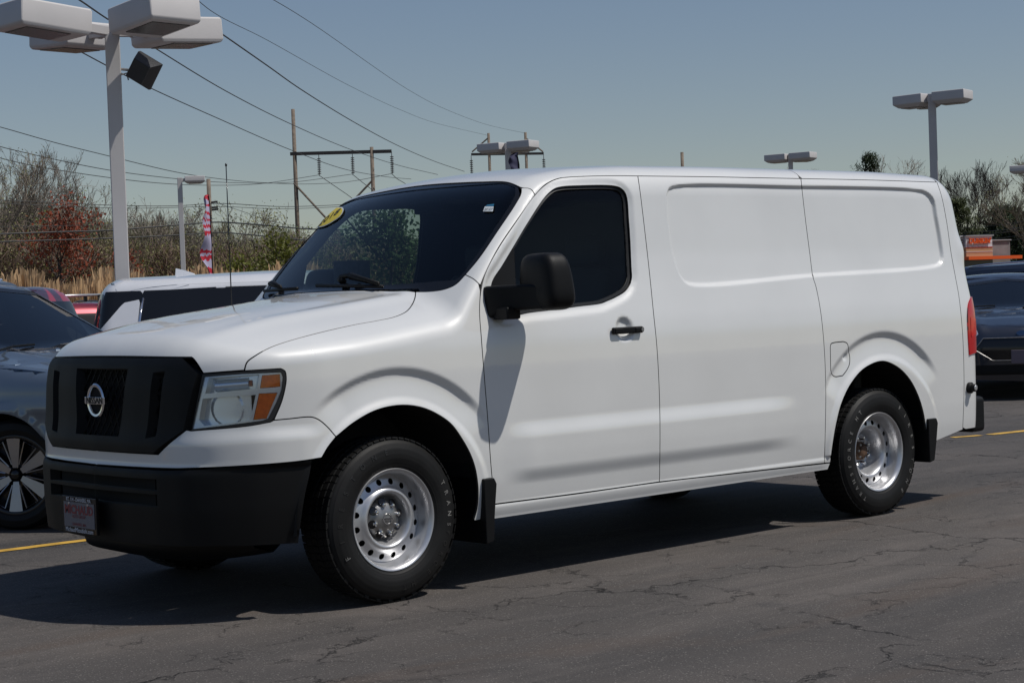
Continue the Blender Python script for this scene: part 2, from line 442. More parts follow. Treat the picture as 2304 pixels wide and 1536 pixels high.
def fvan(P):
    x, y, z = P[:, 0], P[:, 1], P[:, 2]; ay = np.abs(y)
    side = ay-(_W(z)-_PX(x)+feat(x, z))
    ridge = .012*np.exp(-((ay-.60)/.07)**2)*sst(x, -1.0, -.3)
    hood = (z-(_T0(x)-.118*(ay/.85)**3+ridge))*.96
    wind = (xwind(ay, z)-x)*.715
    roof = z-(_RZ(x)-.045*(ay/.8)**2)
    cab = smax(wind, roof, .09)
    top = smin(hood, cab, .05)
    k = .05+.11*sst(z, 1.55, 1.95)
    f = smax(side, top, k)
    f = smax(f, (_X0(z)+_BOW(ay)-x)*.9, .085)
    return smax(f, x-_XR(z), .15)
VS = Skin(fvan)

van = thing('cargo_van', 'long white cargo van with black grille and steel wheels filling the foreground', 'van')
def vp(name, segs, d, mt=WHITE, **k): return VS.panel(name, segs, d, mt, van, **k)

# ---- seams traced on the near side (image points of the photograph, put onto the body surface)
A = [(1113, 1133), (1105, 1050), (1098, 950), (1090, 850), (1083, 760), (1079, 700), (1082, 655), (1092, 615), (1120, 560), (1160, 500), (1200, 443), (1228, 415), (1255, 402), (1285, 398)]
Bt = [(1285, 398), (1340, 396), (1400, 395.5), (1435, 396)]
C = [(1435, 396), (1440, 430), (1452, 530), (1462, 620), (1470, 700), (1478, 780), (1483, 870), (1485, 960), (1484, 1083)]
Cb = C[::-1]
G1 = [(1435, 396), (1600, 398), (1700, 400), (1802, 402)]
G2 = [(1802, 402), (1950, 405), (2108, 410)]
D2 = [(1802, 402), (1806, 440), (1813, 500), (1822, 570), (1829, 622), (1836, 645), (1847, 705), (1855, 790), (1858, 880), (1857, 960), (1855, 1041)]
E3 = [(2108, 410), (2118, 440), (2130, 500), (2140, 570), (2150, 625), (2158, 670), (2165, 740), (2168, 800), (2169, 880), (2166, 966)]
SHUT = [(550, 834), (556, 815), (575, 800), (605, 783), (640, 770), (720, 748), (800, 730), (850, 721), (890, 712), (915, 700), (928, 684), (934, 668), (935, 657)]
ARF = [(724, 1029), (756, 982), (796, 950), (840, 925), (877, 914), (915, 911), (952, 917), (984, 931), (1015, 953), (1040, 987), (1059, 1022), (1070, 1055), (1076, 1100), (1074, 1140), (1066, 1170)]
ARR = [(1868, 1040), (1874, 995), (1882, 950), (1894, 905), (1915, 862), (1945, 828), (1985, 812), (2018, 824), (2045, 850), (2063, 882), (2076, 920), (2083, 960), (2085, 995)]
HLO = [(455, 841), (545, 835), (631, 829), (641, 834), (644, 847), (642, 866), (634, 900), (619, 935), (608, 949), (556, 958), (430, 969)]
SIDE = (0, 1, 0)
# doors and side panels
winO = VS.outline([WIN+[WIN[0]]])
vp('front_door', [A, Bt, C, [(1484, 1083), (1300, 1109), (1113, 1133)]], SIDE, holes=[winO], mirror=True)
vp('side_panel', [G1, D2, [(1855, 1041), (1670, 1062), (1484, 1083)], Cb], SIDE, mirror=True, ds=.010)
fuel = VS.outline([[(1868, 780), (1870, 773), (1878, 770)], [(1878, 770), (1897, 768)], [(1897, 768), (1906, 772), (1909, 782), (1910, 793), (1912, 803), (1911, 820), (1905, 833), (1896, 845)], [(1896, 845), (1878, 847), (1872, 842), (1869, 832)], [(1869, 832), (1868, 780)]], .008)
vp('quarter_panel', [G2, E3, [(2166, 966), (2107, 991)], [(2107, 991), (2088, 1000)], ARR[::-1], [(1868, 1040), (1855, 1041)], D2[::-1]], SIDE, holes=[fuel], mirror=True, ds=.0105)
vp('fuel_flap', None, SIDE, raw=fuel, inset=.0035, ds=.01)
# sill
vp('sill', [[(1113, 1134), (1300, 1110), (1484, 1084), (1670, 1063), (1868, 1041)], [(1868, 1041), (1862, 1056)], [(1862, 1056), (1480, 1113), (1104, 1168)], [(1104, 1168), (1113, 1134)]], (0, 1, .15), mirror=True, ds=.02)
# front wing with its top, ahead of the screen pillar
PILB = [(1047, 618), (1066, 628), (1081, 642)]
vp('front_fender', [SHUT, [(935, 656.5), (965, 656), (1000, 651), (1025, 640), (1047, 618)], PILB,
                    [(1081, 655), (1079, 700), (1083, 760), (1090, 850), (1098, 950), (1105, 1050), (1113, 1133)], [(1113, 1133), (1106, 1160), (1066, 1172)], ARF[::-1][:-1],
                    [(756, 982), (735, 958), (716, 943), (702, 938), (685, 938), (658, 941), (616, 945)], [(616, 945), (634, 902), (643, 864), (644, 847), (641, 834), (631, 829)], [(631, 829), (550, 834)]],
   (.28, .80, -.45), mirror=True, ds=.0095)
# screen pillar
vp('windscreen_pillar', [PILB, [(1081, 642), (1092, 615), (1120, 560), (1160, 500), (1204, 439)], [(1204, 439), (1197, 428), (1190, 424), (1173, 423)], [(1173, 423), (1172, 436), (1160, 459), (1120, 519), (1077, 582), (1047, 618)]], (.75, .65, -.35), mirror=True)
# white upper bumper
gb = lambda y, z: tuple(march(fvan, np.array([[-2.5, y, z]]), np.array([[1., 0, 0]]))[0])
cb = lambda y, z: tuple(march(fvan, np.array([[-2.2, y*1.0-.6 if y < 0 else y+.6, z]]), np.array([[.894, -.447*np.sign(y) if y else 0, 0]]))[0])
def segY(y0, z0, y1, z1, n=14): return [gb(y0+(y1-y0)*t, z0+(z1-z0)*t) for t in np.linspace(0, 1, n)]
VSo = VS.outline
cover3 = np.vstack([
    resample(np.array(segY(0, .752, -.50, .752)), .012)[:-1],
    resample(np.array(segY(-.50, .752, -.665, .868)), .012)[:-1],
    VSo([[(430, 969), (556, 958), (608, 949)], [(608, 949), (616, 945)], [(616, 945), (658, 941), (685, 938), (702, 938), (716, 943), (735, 958), (756, 982)], [(756, 982), (738, 1005), (724, 1029)],
         [(724, 1029), (680, 1036), (620, 1042), (500, 1050), (400, 1053.5)]]),
    resample(np.array(segY(tuple(VS.to3([(400, 1053.5)])[0])[1], tuple(VS.to3([(400, 1053.5)])[0])[2], 0, .688)), .012)[:-1], resample(np.array(segY(0, .688, 0, .752)), .01)[:-1]])
vp('bumper_cover', None, (.72, .69, 0), raw=cover3, mirror=True, mid=True)
# black front bumper with its two air slots
yb = tuple(VS.to3([(700, 1042)])[0])
bump_top = VSo([[(380, 1057), (500, 1053.5), (620, 1046), (703, 1036)], [(703, 1036), (697, 1070), (688, 1110), (680, 1160), (672, 1222)], [(672, 1222), (560, 1228), (470, 1229)]])
t0, t1 = bump_top[0], bump_top[-1]
bump3 = np.vstack([resample(np.array(segY(0, t0[2]-.002, t0[1], t0[2])), .012)[:-1], bump_top, resample(np.array(segY(t1[1], t1[2], 0, .335)), .012)[:-1], resample(np.array(segY(0, .335, 0, t0[2]-.002)), .01)[:-1]])
slot = lambda y0, y1, z0, z1: np.array(segY(y0, z0, y1, z0, 20)[:-1]+segY(y1, z0, y1, z1, 6)[:-1]+segY(y1, z1, y0, z1, 20)[:-1]+segY(y0, z1, y0, z0, 6)[:-1])
vp('front_bumper', None, (.72, .69, 0), mt=BLACKP, raw=bump3, mirror=True, mid=True, holes=[slot(-.50, -.006, .592, .640), slot(-.50, -.006, .520, .572)], flange=.05)
mb = MB(); mb.box((-.93, 0, .58), (.02, .44, .08)); mb.mk('bumper_slot_back', DARK, van)
mb = MB()
pr = [(-.93, .36), (-.90, .27), (-.80, .24), (-.72, .30), (-.72, .36)]
V = []; 
for y in np.linspace(-.72, .72, 25):
    for x, z in pr: V.append((x+.28*abs(y/.72)**3, y, z+.04*abs(y/.72)**4))
F = [(i*5+k, i*5+(k+1) % 5, (i+1)*5+(k+1) % 5, (i+1)*5+k) for i in range(24) for k in range(5)]
mk('air_dam', V, F, BLACKP, van, True)
# hood (both halves at once, one sheet)
hs_ = VSo([SHUT[::-1][:-1]+[(550, 834)], [(550, 834), (500, 837), (458, 840)], [(458, 840), (453, 832), (445, 819), (435, 806), (427, 801)]])
hl = hs_[0]
front_edge = resample(np.array([gb(y, z) for y, z in zip(np.linspace(hs_[-1][1], 0, 24), hs_[-1][2]+.008*np.sin(np.linspace(0, math.pi/2, 24)))]), .015)
def cowl(y): # rear edge of the hood, under the screen
    t = abs(y)/abs(hl[1]); return hl[0]-.085*(1-t*t)
re_ = np.array([[cowl(y), y, 0] for y in np.linspace(0, hl[1], 40)]); re_[:, 2] = march(fvan, re_*[1, 1, 0]+[0, 0, 2.0], np.array([[0, 0, -1.]]))[:, 2]
half = np.vstack([resample(re_, .015)[:-1], hs_, front_edge])
full = np.vstack([half, (half[1:-1]*[1, -1, 1])[::-1]])
vp('hood', None, (.55, 0, -.83), raw=full, start=1.2, ds=.016)
# roof: near half mirrored; meets at the centre line without a gap
TOPW = [(1165, 421), (1140, 412), (1080, 411.5), (1000, 415), (900, 427)]
tw = VSo([TOPW])
# ---- roof
def top_pts(pts): # (x,y) -> on the surface from above
    P = np.array([[x, y, 2.6] for x, y in pts]); return march(fvan, P, np.array([[0, 0, -1.]]))
gut1 = VSo([[(1204, 439), (1228, 415), (1255, 402), (1285, 398)], Bt, G1]); gut2 = VSo([G2])
xs2, xs3 = gut1[-1][0]+.03, 4.586
ptsS2 = top_pts([(3.188+.02*t, -.835*(1-t)) for t in np.linspace(.02, 1, 60)])
ptsS3 = top_pts([(4.586, -.812*(1-t)) for t in np.linspace(.02, 1, 60)])
hdr = VSo([[(1173, 423), (1165, 418.5), (1140, 409.5), (1080, 409), (1000, 412.5)]])
hdr2 = resample(march(fvan, np.array([[hdr[-1][0]-1-.004*t, hdr[-1][1]*(1-t), hdr[-1][2]+1+.008*t] for t in np.linspace(0, 1, 20)]), np.array([[.7071, 0, -.7071]])), .02)
pil = VSo([[(1204, 439), (1197, 428), (1190, 424), (1173, 423)]])
ctr = lambda xa, xb: resample(top_pts([(x, 0) for x in np.linspace(xa, xb, 60)]), .02)
roofA = np.vstack([gut1, ptsS2[:-1], ctr(ptsS2[-1][0], hdr2[-1][0])[:-1], hdr2[::-1][:-1], hdr[::-1][:-1], pil[::-1][:-1]])
vp('roof_panel', None, (.30, .55, -.78), raw=roofA, mirror=True, mid=True, ds=.02)
s2 = ptsS2[::-1]
roofB = np.vstack([gut2[1:], ptsS3[:-1], ctr(4.586, s2[0][0])[:-1], s2])
vp('roof_panel', None, (-.05, .6, -.8), raw=roofB, mirror=True, mid=True, ds=.02)
# rear corner post and rear doors
e3 = VSo([E3])
up = top_pts([(4.586, -.812+.10*t) for t in np.linspace(.02, 1, 10)])
xr_back = lambda y, z: march(fvan, np.array([[5.6, y, z]]), np.array([[-1., 0, 0]]))[0]
_ad = np.array([[math.cos(R(a)), 0, math.sin(R(a))] for a in np.linspace(80, 36, 14)])
acr = march(fvan, np.array([4.56, -.712, 1.85])+_ad*1.0, -_ad)
bk = np.array([xr_back(-.712, z) for z in np.linspace(2.0, .455, 70)])
bt = march(fvan, np.array([[4.56+.25*t+1.5, -.98+.268*t-1.5, .455] for t in np.linspace(0, 1, 18)])[::-1], np.array([[-.7071, .7071, 0]]))
corner = np.vstack([e3[::-1], up, np.array([u for u in acr if u[0] > up[-1][0]+.01 and u[2] > bk[0][2]+.01]), bk, bt[1:-1]])
vp('rear_corner_post', None, (-.62, .66, -.22), raw=corner, mirror=True)
rd = np.vstack([top_pts([(4.592, y) for y in np.linspace(0, -.708, 40)])[:-1], np.array([u+[0, .006, 0] for u in acr if u[0] > 4.6 and u[2] > bk[0][2]+.01]), bk+[0, .006, 0], [xr_back(y, .455) for y in np.linspace(-.69, 0, 40)]])
vp('rear_door', None, (-.85, 0, -.5), raw=rd, mirror=True, ds=.03, inset=.004)
# dark inner shell behind every seam, under-roof, under-bonnet
sh = resample(np.array([(-.70, .46), (-.70, 1.02), (-.60, 1.06), (0, 1.18), (.40, 1.33), (.62, 1.50), (1.10, 1.90), (1.28, 1.97), (3, 1.99), (4.62, 1.98), (4.72, 1.85), (4.73, .50), (4.3, .48), (4.2, .36), (.5, .34), (-.70, .46)]), .05)[:-1]
sh3 = np.array([(x, -.9, z) for x, z in sh])
def circ_hole(xc, zc, r, n=60): return np.array([(xc+r*math.cos(a), -.9, zc+r*math.sin(a)) for a in np.linspace(0, 2*math.pi, n, endpoint=False)])
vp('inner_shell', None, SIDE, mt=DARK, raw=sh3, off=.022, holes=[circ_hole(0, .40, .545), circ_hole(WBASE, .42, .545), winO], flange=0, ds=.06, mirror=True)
lin = np.array([(x, y, 0) for x, y in resample(np.array([(-.78, -.5), (-.5, -.80), (.3, -.86), (.3, .86), (-.5, .80), (-.78, .5), (-.78, -.5)]), .08)[:-1]])
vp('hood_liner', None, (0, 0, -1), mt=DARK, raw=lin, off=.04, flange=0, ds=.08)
lin = np.array([(x, y, 2.0) for x, y in resample(np.array([(1.08, -.80), (4.66, -.80), (4.66, .80), (1.08, .80), (1.08, -.80)]), .08)[:-1]])
vp('roof_liner', None, (0, 0, -1), mt=CHARCOAL, raw=lin, off=.035, flange=0, ds=.08)
lin = np.array([(4.8, y, z) for y, z in resample(np.array([(-.78, .5), (-.78, 1.85), (.78, 1.85), (.78, .5), (-.78, .5)]), .08)[:-1]])
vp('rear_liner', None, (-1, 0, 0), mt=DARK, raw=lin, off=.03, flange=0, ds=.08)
# floor pan, chassis rails, wheel housings
MB().box((1.86, 0, .50), (1.22, .88, .03)).mk('floor_pan', DARK, van); MB().box((2.1, 0, .503), (2.60, .44, .028)).mk('floor_pan', DARK, van)
mb = MB(); mb.box((-.35, 0, .60), (.42, .44, .14)); mb.box((.56, 0, .62), (.05, .9, .2))
mb.box((2.4, -.42, .38), (1.9, .05, .06)); mb.box((2.4, .42, .38), (1.9, .05, .06)); mb.box((1.0, 0, .38), (.5, .18, .09)); mb.box((3.0, .1, .36), (.5, .2, .08))
mb.tube([(WBASE, -.75, .38), (WBASE, .75, .38)], .045, 12); mb.lathe([(0, -.16), (.10, -.12), (.14, 0), (.10, .12), (0, .16)], (WBASE, 0, .37), (0, 1, 0), 16); mb.tube([(0, -.7, .33), (0, .7, .33)], .04, 10)
mb.tube([(3.2, -.55, .36), (WBASE, -.55, .42), (4.3, -.55, .44)], .03, 6); mb.tube([(3.2, .55, .36), (WBASE, .55, .42), (4.3, .55, .44)], .03, 6)
mb.mk('underbody', DARK, van)
mb = MB(); mb.tube([(3.97, -.60, .93), (3.93, -.62, .40)], [.035, .03], 10); mb.tube([(3.9, -.60, .33), (4.02, -.62, .62)], .05, 8); mb.mk('shock_absorber', mat('grime', (.05, .047, .042), .7, var=.3), van)
for xc in (0., WBASE):
    V = []; F = []; n = 26
    for k in range(n+1):
        a = R(-3)+(R(186))*k/n
        for y_ in (-.955, -.48): V.append((xc+.55*math.cos(a), y_, .40+.55*math.sin(a)*.985))
    F = [(2*k, 2*k+2, 2*k+3, 2*k+1) for k in range(n)]; c0 = len(V)
    for k in range(n+1): V.append(V[2*k+1])
    F.append(tuple(range(c0, c0+n+1)))
    o = mk('wheel_housing', V, F, mat('housing', (.016, .015, .014), .85, var=.3), van, False); mirror_y(o)
# mud flaps
for x0, x1, z0, z1, y0 in ((.490, .578, .215, .53, -1.022), (4.118, 4.225, .285, .555, -1.022)):
    prof = [(x0+.01, z0), (x0+.06, z0+.01), (x1-.02, z0+.13), (x1, z1-.03), (x1-.015, z1), (x0+.005, z1)]
    V = [(x, y0, z) for x, z in prof]+[(x, y0+.30, z) for x, z in prof]; n = len(prof)
    F = [tuple(range(n))[::-1], tuple(range(n, 2*n))]+[(k, (k+1) % n, n+(k+1) % n, n+k) for k in range(n)]
    o = bevel(mk('mud_flap', V, F, BLACKP, van), .006); mirror_y(o)
# rear bumper, reversing knob
mb = MB(); mb.box((4.86, 0, .53), (.075, .90, .115)); bevel(mb.mk('rear_bumper', BLACKP, van), .03, 3)
kp = VS.to3([(2180, 872)])[0]; nn = gradn(fvan, kp[None])[0]
mb = MB(); mb.lathe([(0, -.01), (.034, -.01), (.036, .018), (.026, .026), (.024, .045), (0, .045)], kp, nn, 24); kb = autosmooth(mb.mk('tow_socket', BLACKP, van))
mb = MB(); mb.lathe([(0, .047), (.017, .047), (.019, .050), (.014, .052), (0, .050)], kp, nn, 20); mb.mk('socket_cap', STEEL, kb, True)
# tail lamps
TLL = VSo([[(2184, 667), (2177, 681), (2174.5, 699), (2175, 733), (2177, 770), (2179, 802.5)]])
def tlpart(z0, z1, mt_, off):
    L = np.array([p for p in TLL if z0 <= p[2] <= z1])
    if L[0][2] < L[-1][2]: L = L[::-1]
    zt, zb = L[0][2], L[-1][2]
    Rr = np.array([(4.80, -.83-.10*sst(z, 1.22, 1.30), z) for z in np.linspace(zb, zt, 30)])
    return VS.panel('tail_lamp', None, (-.72, .69, 0), mt_, van, raw=np.vstack([L, Rr]), off=-off, flange=.03, inset=0, ds=.012)
t_ = tlpart(.89, 1.30, REDL, .008)
RB = mat('bright_red_lens', (.55, .008, .010), .1, coat=.6)
L = np.array([p for p in TLL if 1.03 <= p[2] <= 1.17])
VS.panel('lamp_reflector', None, (-.72, .69, 0), RB, t_, raw=np.vstack([L+[.02, .004, 0], [(4.80, -.87, z) for z in np.linspace(L[-1][2], L[0][2], 12)]]), off=-.0105, flange=.003, inset=.003, ds=.015)
mirror_y(t_)
# ---- windscreen, frit band, wipers
GL = VSo([[(1165, 421), (1168, 436), (1160, 457), (1120, 517), (1075, 580), (1045, 619), (1020, 641), (985, 653), (940, 657)]])
GT = VSo([[(1165, 421), (1140, 412), (1080, 411.5), (1000, 415)]])
gt2 = march(fvan, np.array([[GT[-1][0]-1, GT[-1][1]*(1-t), GT[-1][2]+1+.006*t] for t in np.linspace(0, 1, 16)]), np.array([[.7071, 0, -.7071]]))
yb_ = GL[-1][1]
gbm = march(fvan, np.array([[cowl(yb_*(1-t))+.03-1, yb_*(1-t), 1.455+1] for t in np.linspace(0, 1, 20)]), np.array([[.7071, 0, -.7071]]))
half = np.vstack([gt2[::-1][:-1], GT[::-1][:-1], GL, gbm[1:]])     # from the top centre down the near side to the bottom centre
fullg = np.vstack([half, (half[1:-1]*[1, -1, 1])[::-1]])
WD = (.72, 0, -.70)
wd_ = np.array(WD)/np.linalg.norm(WD)
def insl(P, a, zb=None):
    Q = P.copy(); Q[:, 1] *= 1-a/.8
    c = Q[:, 2].mean(); lo, hi = P[:, 2].min(), P[:, 2].max()
    Q[:, 2] = np.clip(Q[:, 2], zb if zb else lo+a, hi-a*1.3)
    Q[:, 0] += (Q[:, 2]-P[:, 2])*.96
    return Q
hole = insl(fullg, .022, 1.487); hole = resample(np.vstack([hole, hole[:1]]), .02)[:-1]
VS.panel('windscreen_seal', None, WD, BLACKG, van, raw=fullg, holes=[hole], off=.003, flange=.01, ds=.02, inset=.001)
VS.panel('windscreen', None, WD, GLASSW, van, raw=fullg, off=.007, flange=0, ds=.03, inset=.002)
def lift(pts, h):
    P = VS.to3(pts); return P+gradn(fvan, P)*h
def wiper(b0, b1, a0, a1, a2):
    mb = MB(); q = lift([b0, ((b0[0]+b1[0])/2, (b0[1]+b1[1])/2), b1], .018); mb.tube(q, .010, 6)
    o = mb.mk('wiper', BLACKP, van, True); mb = MB(); mb.tube(lift([a0, a1, a2], .035), [.013, .014, .010], 6); mb.tube(lift([a1, a2], .03), [.02, .008], 6); mb.mk('wiper_arm', BLACKP, o, True)
wiper((716, 649), (863, 652), (775, 634), (797, 630), (856, 652)); wiper((600, 659), (672, 656), (617, 648), (622, 646), (640, 657))
mb = MB(); mb.tube(lift([(772, 634), (776, 640)], .02), .02, 8); mb.mk('wiper_pivot', BLACKP, van, True)
# screen stickers
YEL = mat('sticker_yellow', (.72, .55, .03), .4); PALE = mat('sticker_pale', (.62, .66, .68), .5); INK = mat('ink_black', (.01, .01, .012), .5); BLUE = mat('sticker_blue', (.03, .16, .28), .4)
el = VSo([[(709, 513), (713, 502), (724, 488), (742, 474), (760, 467), (771, 467.5), (773, 473), (766, 486), (750, 498), (730, 508.5), (709, 513)]], .006)
st = VS.panel('year_sticker', None, WD, PALE, van, raw=el, off=-.001, flange=0, inset=-.001, ds=.015)
VS.panel('sticker_face', None, WD, YEL, st, raw=el, off=-.002, flange=0, inset=.006, ds=.015)
def decal(txt, pa, pb, hfac, mt_, parent, lift_=.004, bold=.0, name='lettering', skin=None, shear=0., flip=1):
    P = VS.to3([pa, pb]); e = P[1]-P[0]; L_ = np.linalg.norm(e); e /= L_; c = (P[0]+P[1])/2; n = gradn(fvan, c[None])[0]; up_ = np.cross(n, e); n = np.cross(e, up_)
    V, F = text_mesh(txt, 1.0, .0, shear, bold); wdt = V[:, 0].max()-V[:, 0].min(); s_ = L_/wdt
    Q = c+V[:, :1]*s_*e+V[:, 1:2]*s_*hfac*up_; Q = march(lambda q: fvan(q)-lift_, Q+n*.15, -n[None]); return tag(mk(name, Q, F, mt_, parent), kind='stuff')
decal('2018', (719, 506), (765, 475), 1.0, INK, st, .004, bold=.012)
q_ = VSo([[(1087, 476), (1109, 476)], [(1109, 476), (1111, 465)], [(1111, 465), (1091, 465)], [(1091, 465), (1087, 476)]], .01)
st = VS.panel('inspection_sticker', None, WD, PALE, van, raw=q_, off=-.001, flange=0, inset=0, ds=.02)
q_ = VSo([[(1092, 464), (1111, 464)], [(1111, 464), (1112, 459)], [(1112, 459), (1097, 461)], [(1097, 461), (1092, 464)]], .01)
VS.panel('sticker_top', None, WD, BLUE, st, raw=q_, off=-.001, flange=0, inset=0, ds=.02)
decal('20157', (1090, 472), (1108, 472), 1.2, INK, st, .003)
# ---- side window glass, seal, mirror sail
def shrink(P3, a): # inset a side outline in x-z
    q = inset2(P3[:, [0, 2]], a); return np.stack([q[:, 0], P3[:, 1], q[:, 1]], 1)
WO = winO[:] if np.linalg.norm(winO[0]-winO[-1]) > 1e-4 else winO[:-1]
o = vp('window_seal', None, SIDE, mt=SEAL_SHADE, raw=WO, holes=[shrink(WO, .016)], off=.012, flange=.006, inset=.0, ds=.010, mirror=True)
o = VS.panel('door_window', None, SIDE, GLASSD, van, raw=shrink(WO, .004), off=.020, flange=0, inset=0, ds=.05, mirror=True)
sail = [[(1157, 553), (1161, 640), (1168, 704)], [(1168, 704), (1150, 711), (1125, 710), (1112, 702), (1105, 683), (1107, 636), (1130, 598), (1157, 553)]]
vp('mirror_sail', sail, SIDE, mt=BLACKP, off=.001, inset=.0, flange=.015, mirror=True)
# ---- door handle
def rbox(name, c, h, mt_, parent, bev, **k):
    mb = MB(); mb.box(c, h, **k); return bevel(mb.mk(name, mt_, parent), bev, 3)
h0 = side_xz([(1377, 744), (1447, 741)], -1.02)
o = rbox('door_handle', ((h0[0][0]+h0[1][0])/2-.015, -1.006, (h0[0][1]+h0[1][1])/2), ((h0[1][0]-h0[0][0])/2-.004, .010, .0175), BLACKP, van, .008)
mb = MB(); mb.lathe([(0, 0), (.010, 0), (.010, .004), (0, .004)], (h0[1][0]-.03, -1.0165, (h0[0][1]+h0[1][1])/2+.001), (0, -1, 0), 16); mb.mk('lock', STEELD, o)
rbox('handle_mount', (h0[0][0]+.03, -1.0, (h0[0][1]+h0[1][1])/2), (.03, .02, .012), BLACKP, o, .004)
rbox('handle_mount', (h0[1][0]-.05, -1.0, (h0[0][1]+h0[1][1])/2), (.03, .02, .012), BLACKP, o, .004)
mirror_y(o)
# ---- door mirror
def superbox(c, h, ax, p=5., n=28, taper=None):
    V = []; F = []
    for i in range(n+1):
        th = math.pi*i/n-math.pi/2
        for j in range(2*n):
            ph = math.pi*j/n
            u = np.array([math.cos(th)*math.cos(ph), math.cos(th)*math.sin(ph), math.sin(th)])
            r_ = (abs(u[0])**p+abs(u[1])**p+abs(u[2])**p)**(-1/p); u = u*r_
            if taper: u = taper(u)
            V.append(np.array(c)+u[0]*h[0]*ax[0]+u[1]*h[1]*ax[1]+u[2]*h[2]*ax[2])
    m2 = 2*n
    F = [(i*m2+j, i*m2+(j+1) % m2, (i+1)*m2+(j+1) % m2, (i+1)*m2+j) for i in range(n) for j in range(m2)]
    return V, F
mrot = R(-8); axm = [np.array([math.cos(mrot), math.sin(mrot), 0]), np.array([-math.sin(mrot), math.cos(mrot), 0]), np.array([0, 0, 1.])]
def mtaper(u):
    u = u.copy(); t = (u[2]+1)/2; u[1] = u[1]*(1-.20*t*t) if u[1] < 0 else u[1]*(1-.04*t); u[0] = (u[0]*(1-.42*t**1.6) if u[0] > 0 else u[0]*(1-.05*t))-(.10 if u[0] < 0 else 0)*(1-u[1]**2); return u
V, F = superbox((.800, -1.192, 1.463), (.086, .148, .139), axm, 4.6, taper=mtaper)
hs2 = mk('door_mirror', V, F, BLACKP, van, True)
V = []
for y_, xa, xb_, za, zb2 in ((-.935, .600, .735, 1.292, 1.452), (-.985, .605, .735, 1.300, 1.453), (-1.04, .640, .745, 1.328, 1.454), (-1.14, .688, .765, 1.330, 1.456), (-1.25, .712, .79, 1.334, 1.450)):
    V += [(xa, y_, za), (xb_, y_, za), (xb_, y_, zb2), (xa, y_, zb2)]
bevel(mk('mirror_arm', V, [(4*j+q_, 4*j+(q_+1) % 4, 4*j+4+(q_+1) % 4, 4*j+4+q_) for j in range(4) for q_ in range(4)]+[(3, 2, 1, 0), (16, 17, 18, 19)], BLACKP, hs2), .016, 3)
rbox('mirror_foot', (.668, -1.035, 1.318), (.045, .055, .030), BLACKP, hs2, .01)
mb = MB(); mb.box((.8865, -1.195, 1.46), (.0015, .075, .055), ax=axm); mb.mk('mirror_glass', MIRG, hs2)
hm = mirror_y(hs2); hm.location = (.30, -.17, 0)      # the far mirror is folded back along its door
# ---- grille
def fy(y, z): return gb(y, z)
go = np.vstack([resample(np.array(segY(0, 1.183, -.606, 1.178, 20)), .012)[:-1], resample(np.array(segY(-.606, 1.178, -.702, 1.108, 6)), .012)[:-1],
                resample(np.array(segY(-.702, 1.108, -.648, .858, 10)), .012)[:-1], resample(np.array(segY(-.648, .858, -.478, .757, 8)), .012)[:-1], resample(np.array(segY(-.478, .757, 0, .757, 20)), .012)])
def quad(pts):
    P = VS.to3(pts); return [(p[1], p[2]) for p in P]
cen = quad([(293, 829), (271, 981)]); slo = quad([(349, 838), (376, 834), (355, 981), (331, 986)])
def yz_loop(pts, n=10):
    out = []
    for i in range(len(pts)):
        a, b = pts[i], pts[(i+1) % len(pts)]; out += [gb(a[0]+(b[0]-a[0])*t, a[1]+(b[1]-a[1])*t) for t in np.linspace(0, 1, n, endpoint=False)]
    return np.array(out)
zt_, zb_ = cen[0][1], cen[1][1]
cfull = yz_loop([(cen[0][0], zt_), (cen[1][0], zb_), (-cen[1][0], zb_), (-cen[0][0], zt_)])
sl = yz_loop(slo); sr = sl*[1, -1, 1]
gfull = np.vstack([go, (go[1:-1]*[1, -1, 1])[::-1]])
gr = VS.panel('grille', None, (1, 0, 0), BLACKP, van, raw=gfull, holes=[cfull, sl, sr[::-1]], off=-.010, flange=.085, ds=.015, inset=0)
bk_ = np.array([(-.9, y, z) for y, z in resample(np.array([(-.62, .80), (-.62, 1.15), (.62, 1.15), (.62, .80), (-.62, .80)]), .05)[:-1]])
VS.panel('grille_back', None, (1, 0, 0), DARK, van, raw=bk_, off=.06, flange=0, ds=.05)
mb = MB()
P2 = lambda y, z: march(lambda p: fvan(p)+.03, np.array([[-2.5, y, z]]), np.array([[1., 0, 0]]))[0]
for y0, y1, sh_ in ((-abs(cen[0][0]), abs(cen[0][0]), 0), (min(s[0] for s in slo)-.01, max(s[0] for s in slo)+.01, 0), (-max(s[0] for s in slo)-.01, -min(s[0] for s in slo)+.01, 0)):
    z0, z1 = zb_-.01, zt_+.01; st_ = .052
    for sg in (-1, 1):
        c = y0-(z1-z0)
        while c < y1+(z1-z0):
            ya, za, yb2, zb2 = c, z0, c+(z1-z0)*.62, z1
            if sg < 0: ya, yb2 = yb2, ya
            # clip in y
            pts = [(ya+(yb2-ya)*t, za+(zb2-za)*t) for t in np.linspace(0, 1, 12)]; pts = [p for p in pts if y0 <= p[0] <= y1]
            if len(pts) > 1: mb.tube([P2(*p) for p in pts], .0045, 4)
            c += st_
o = mb.mk('grille_mesh', BLACKP, van); o['kind'] = 'stuff'
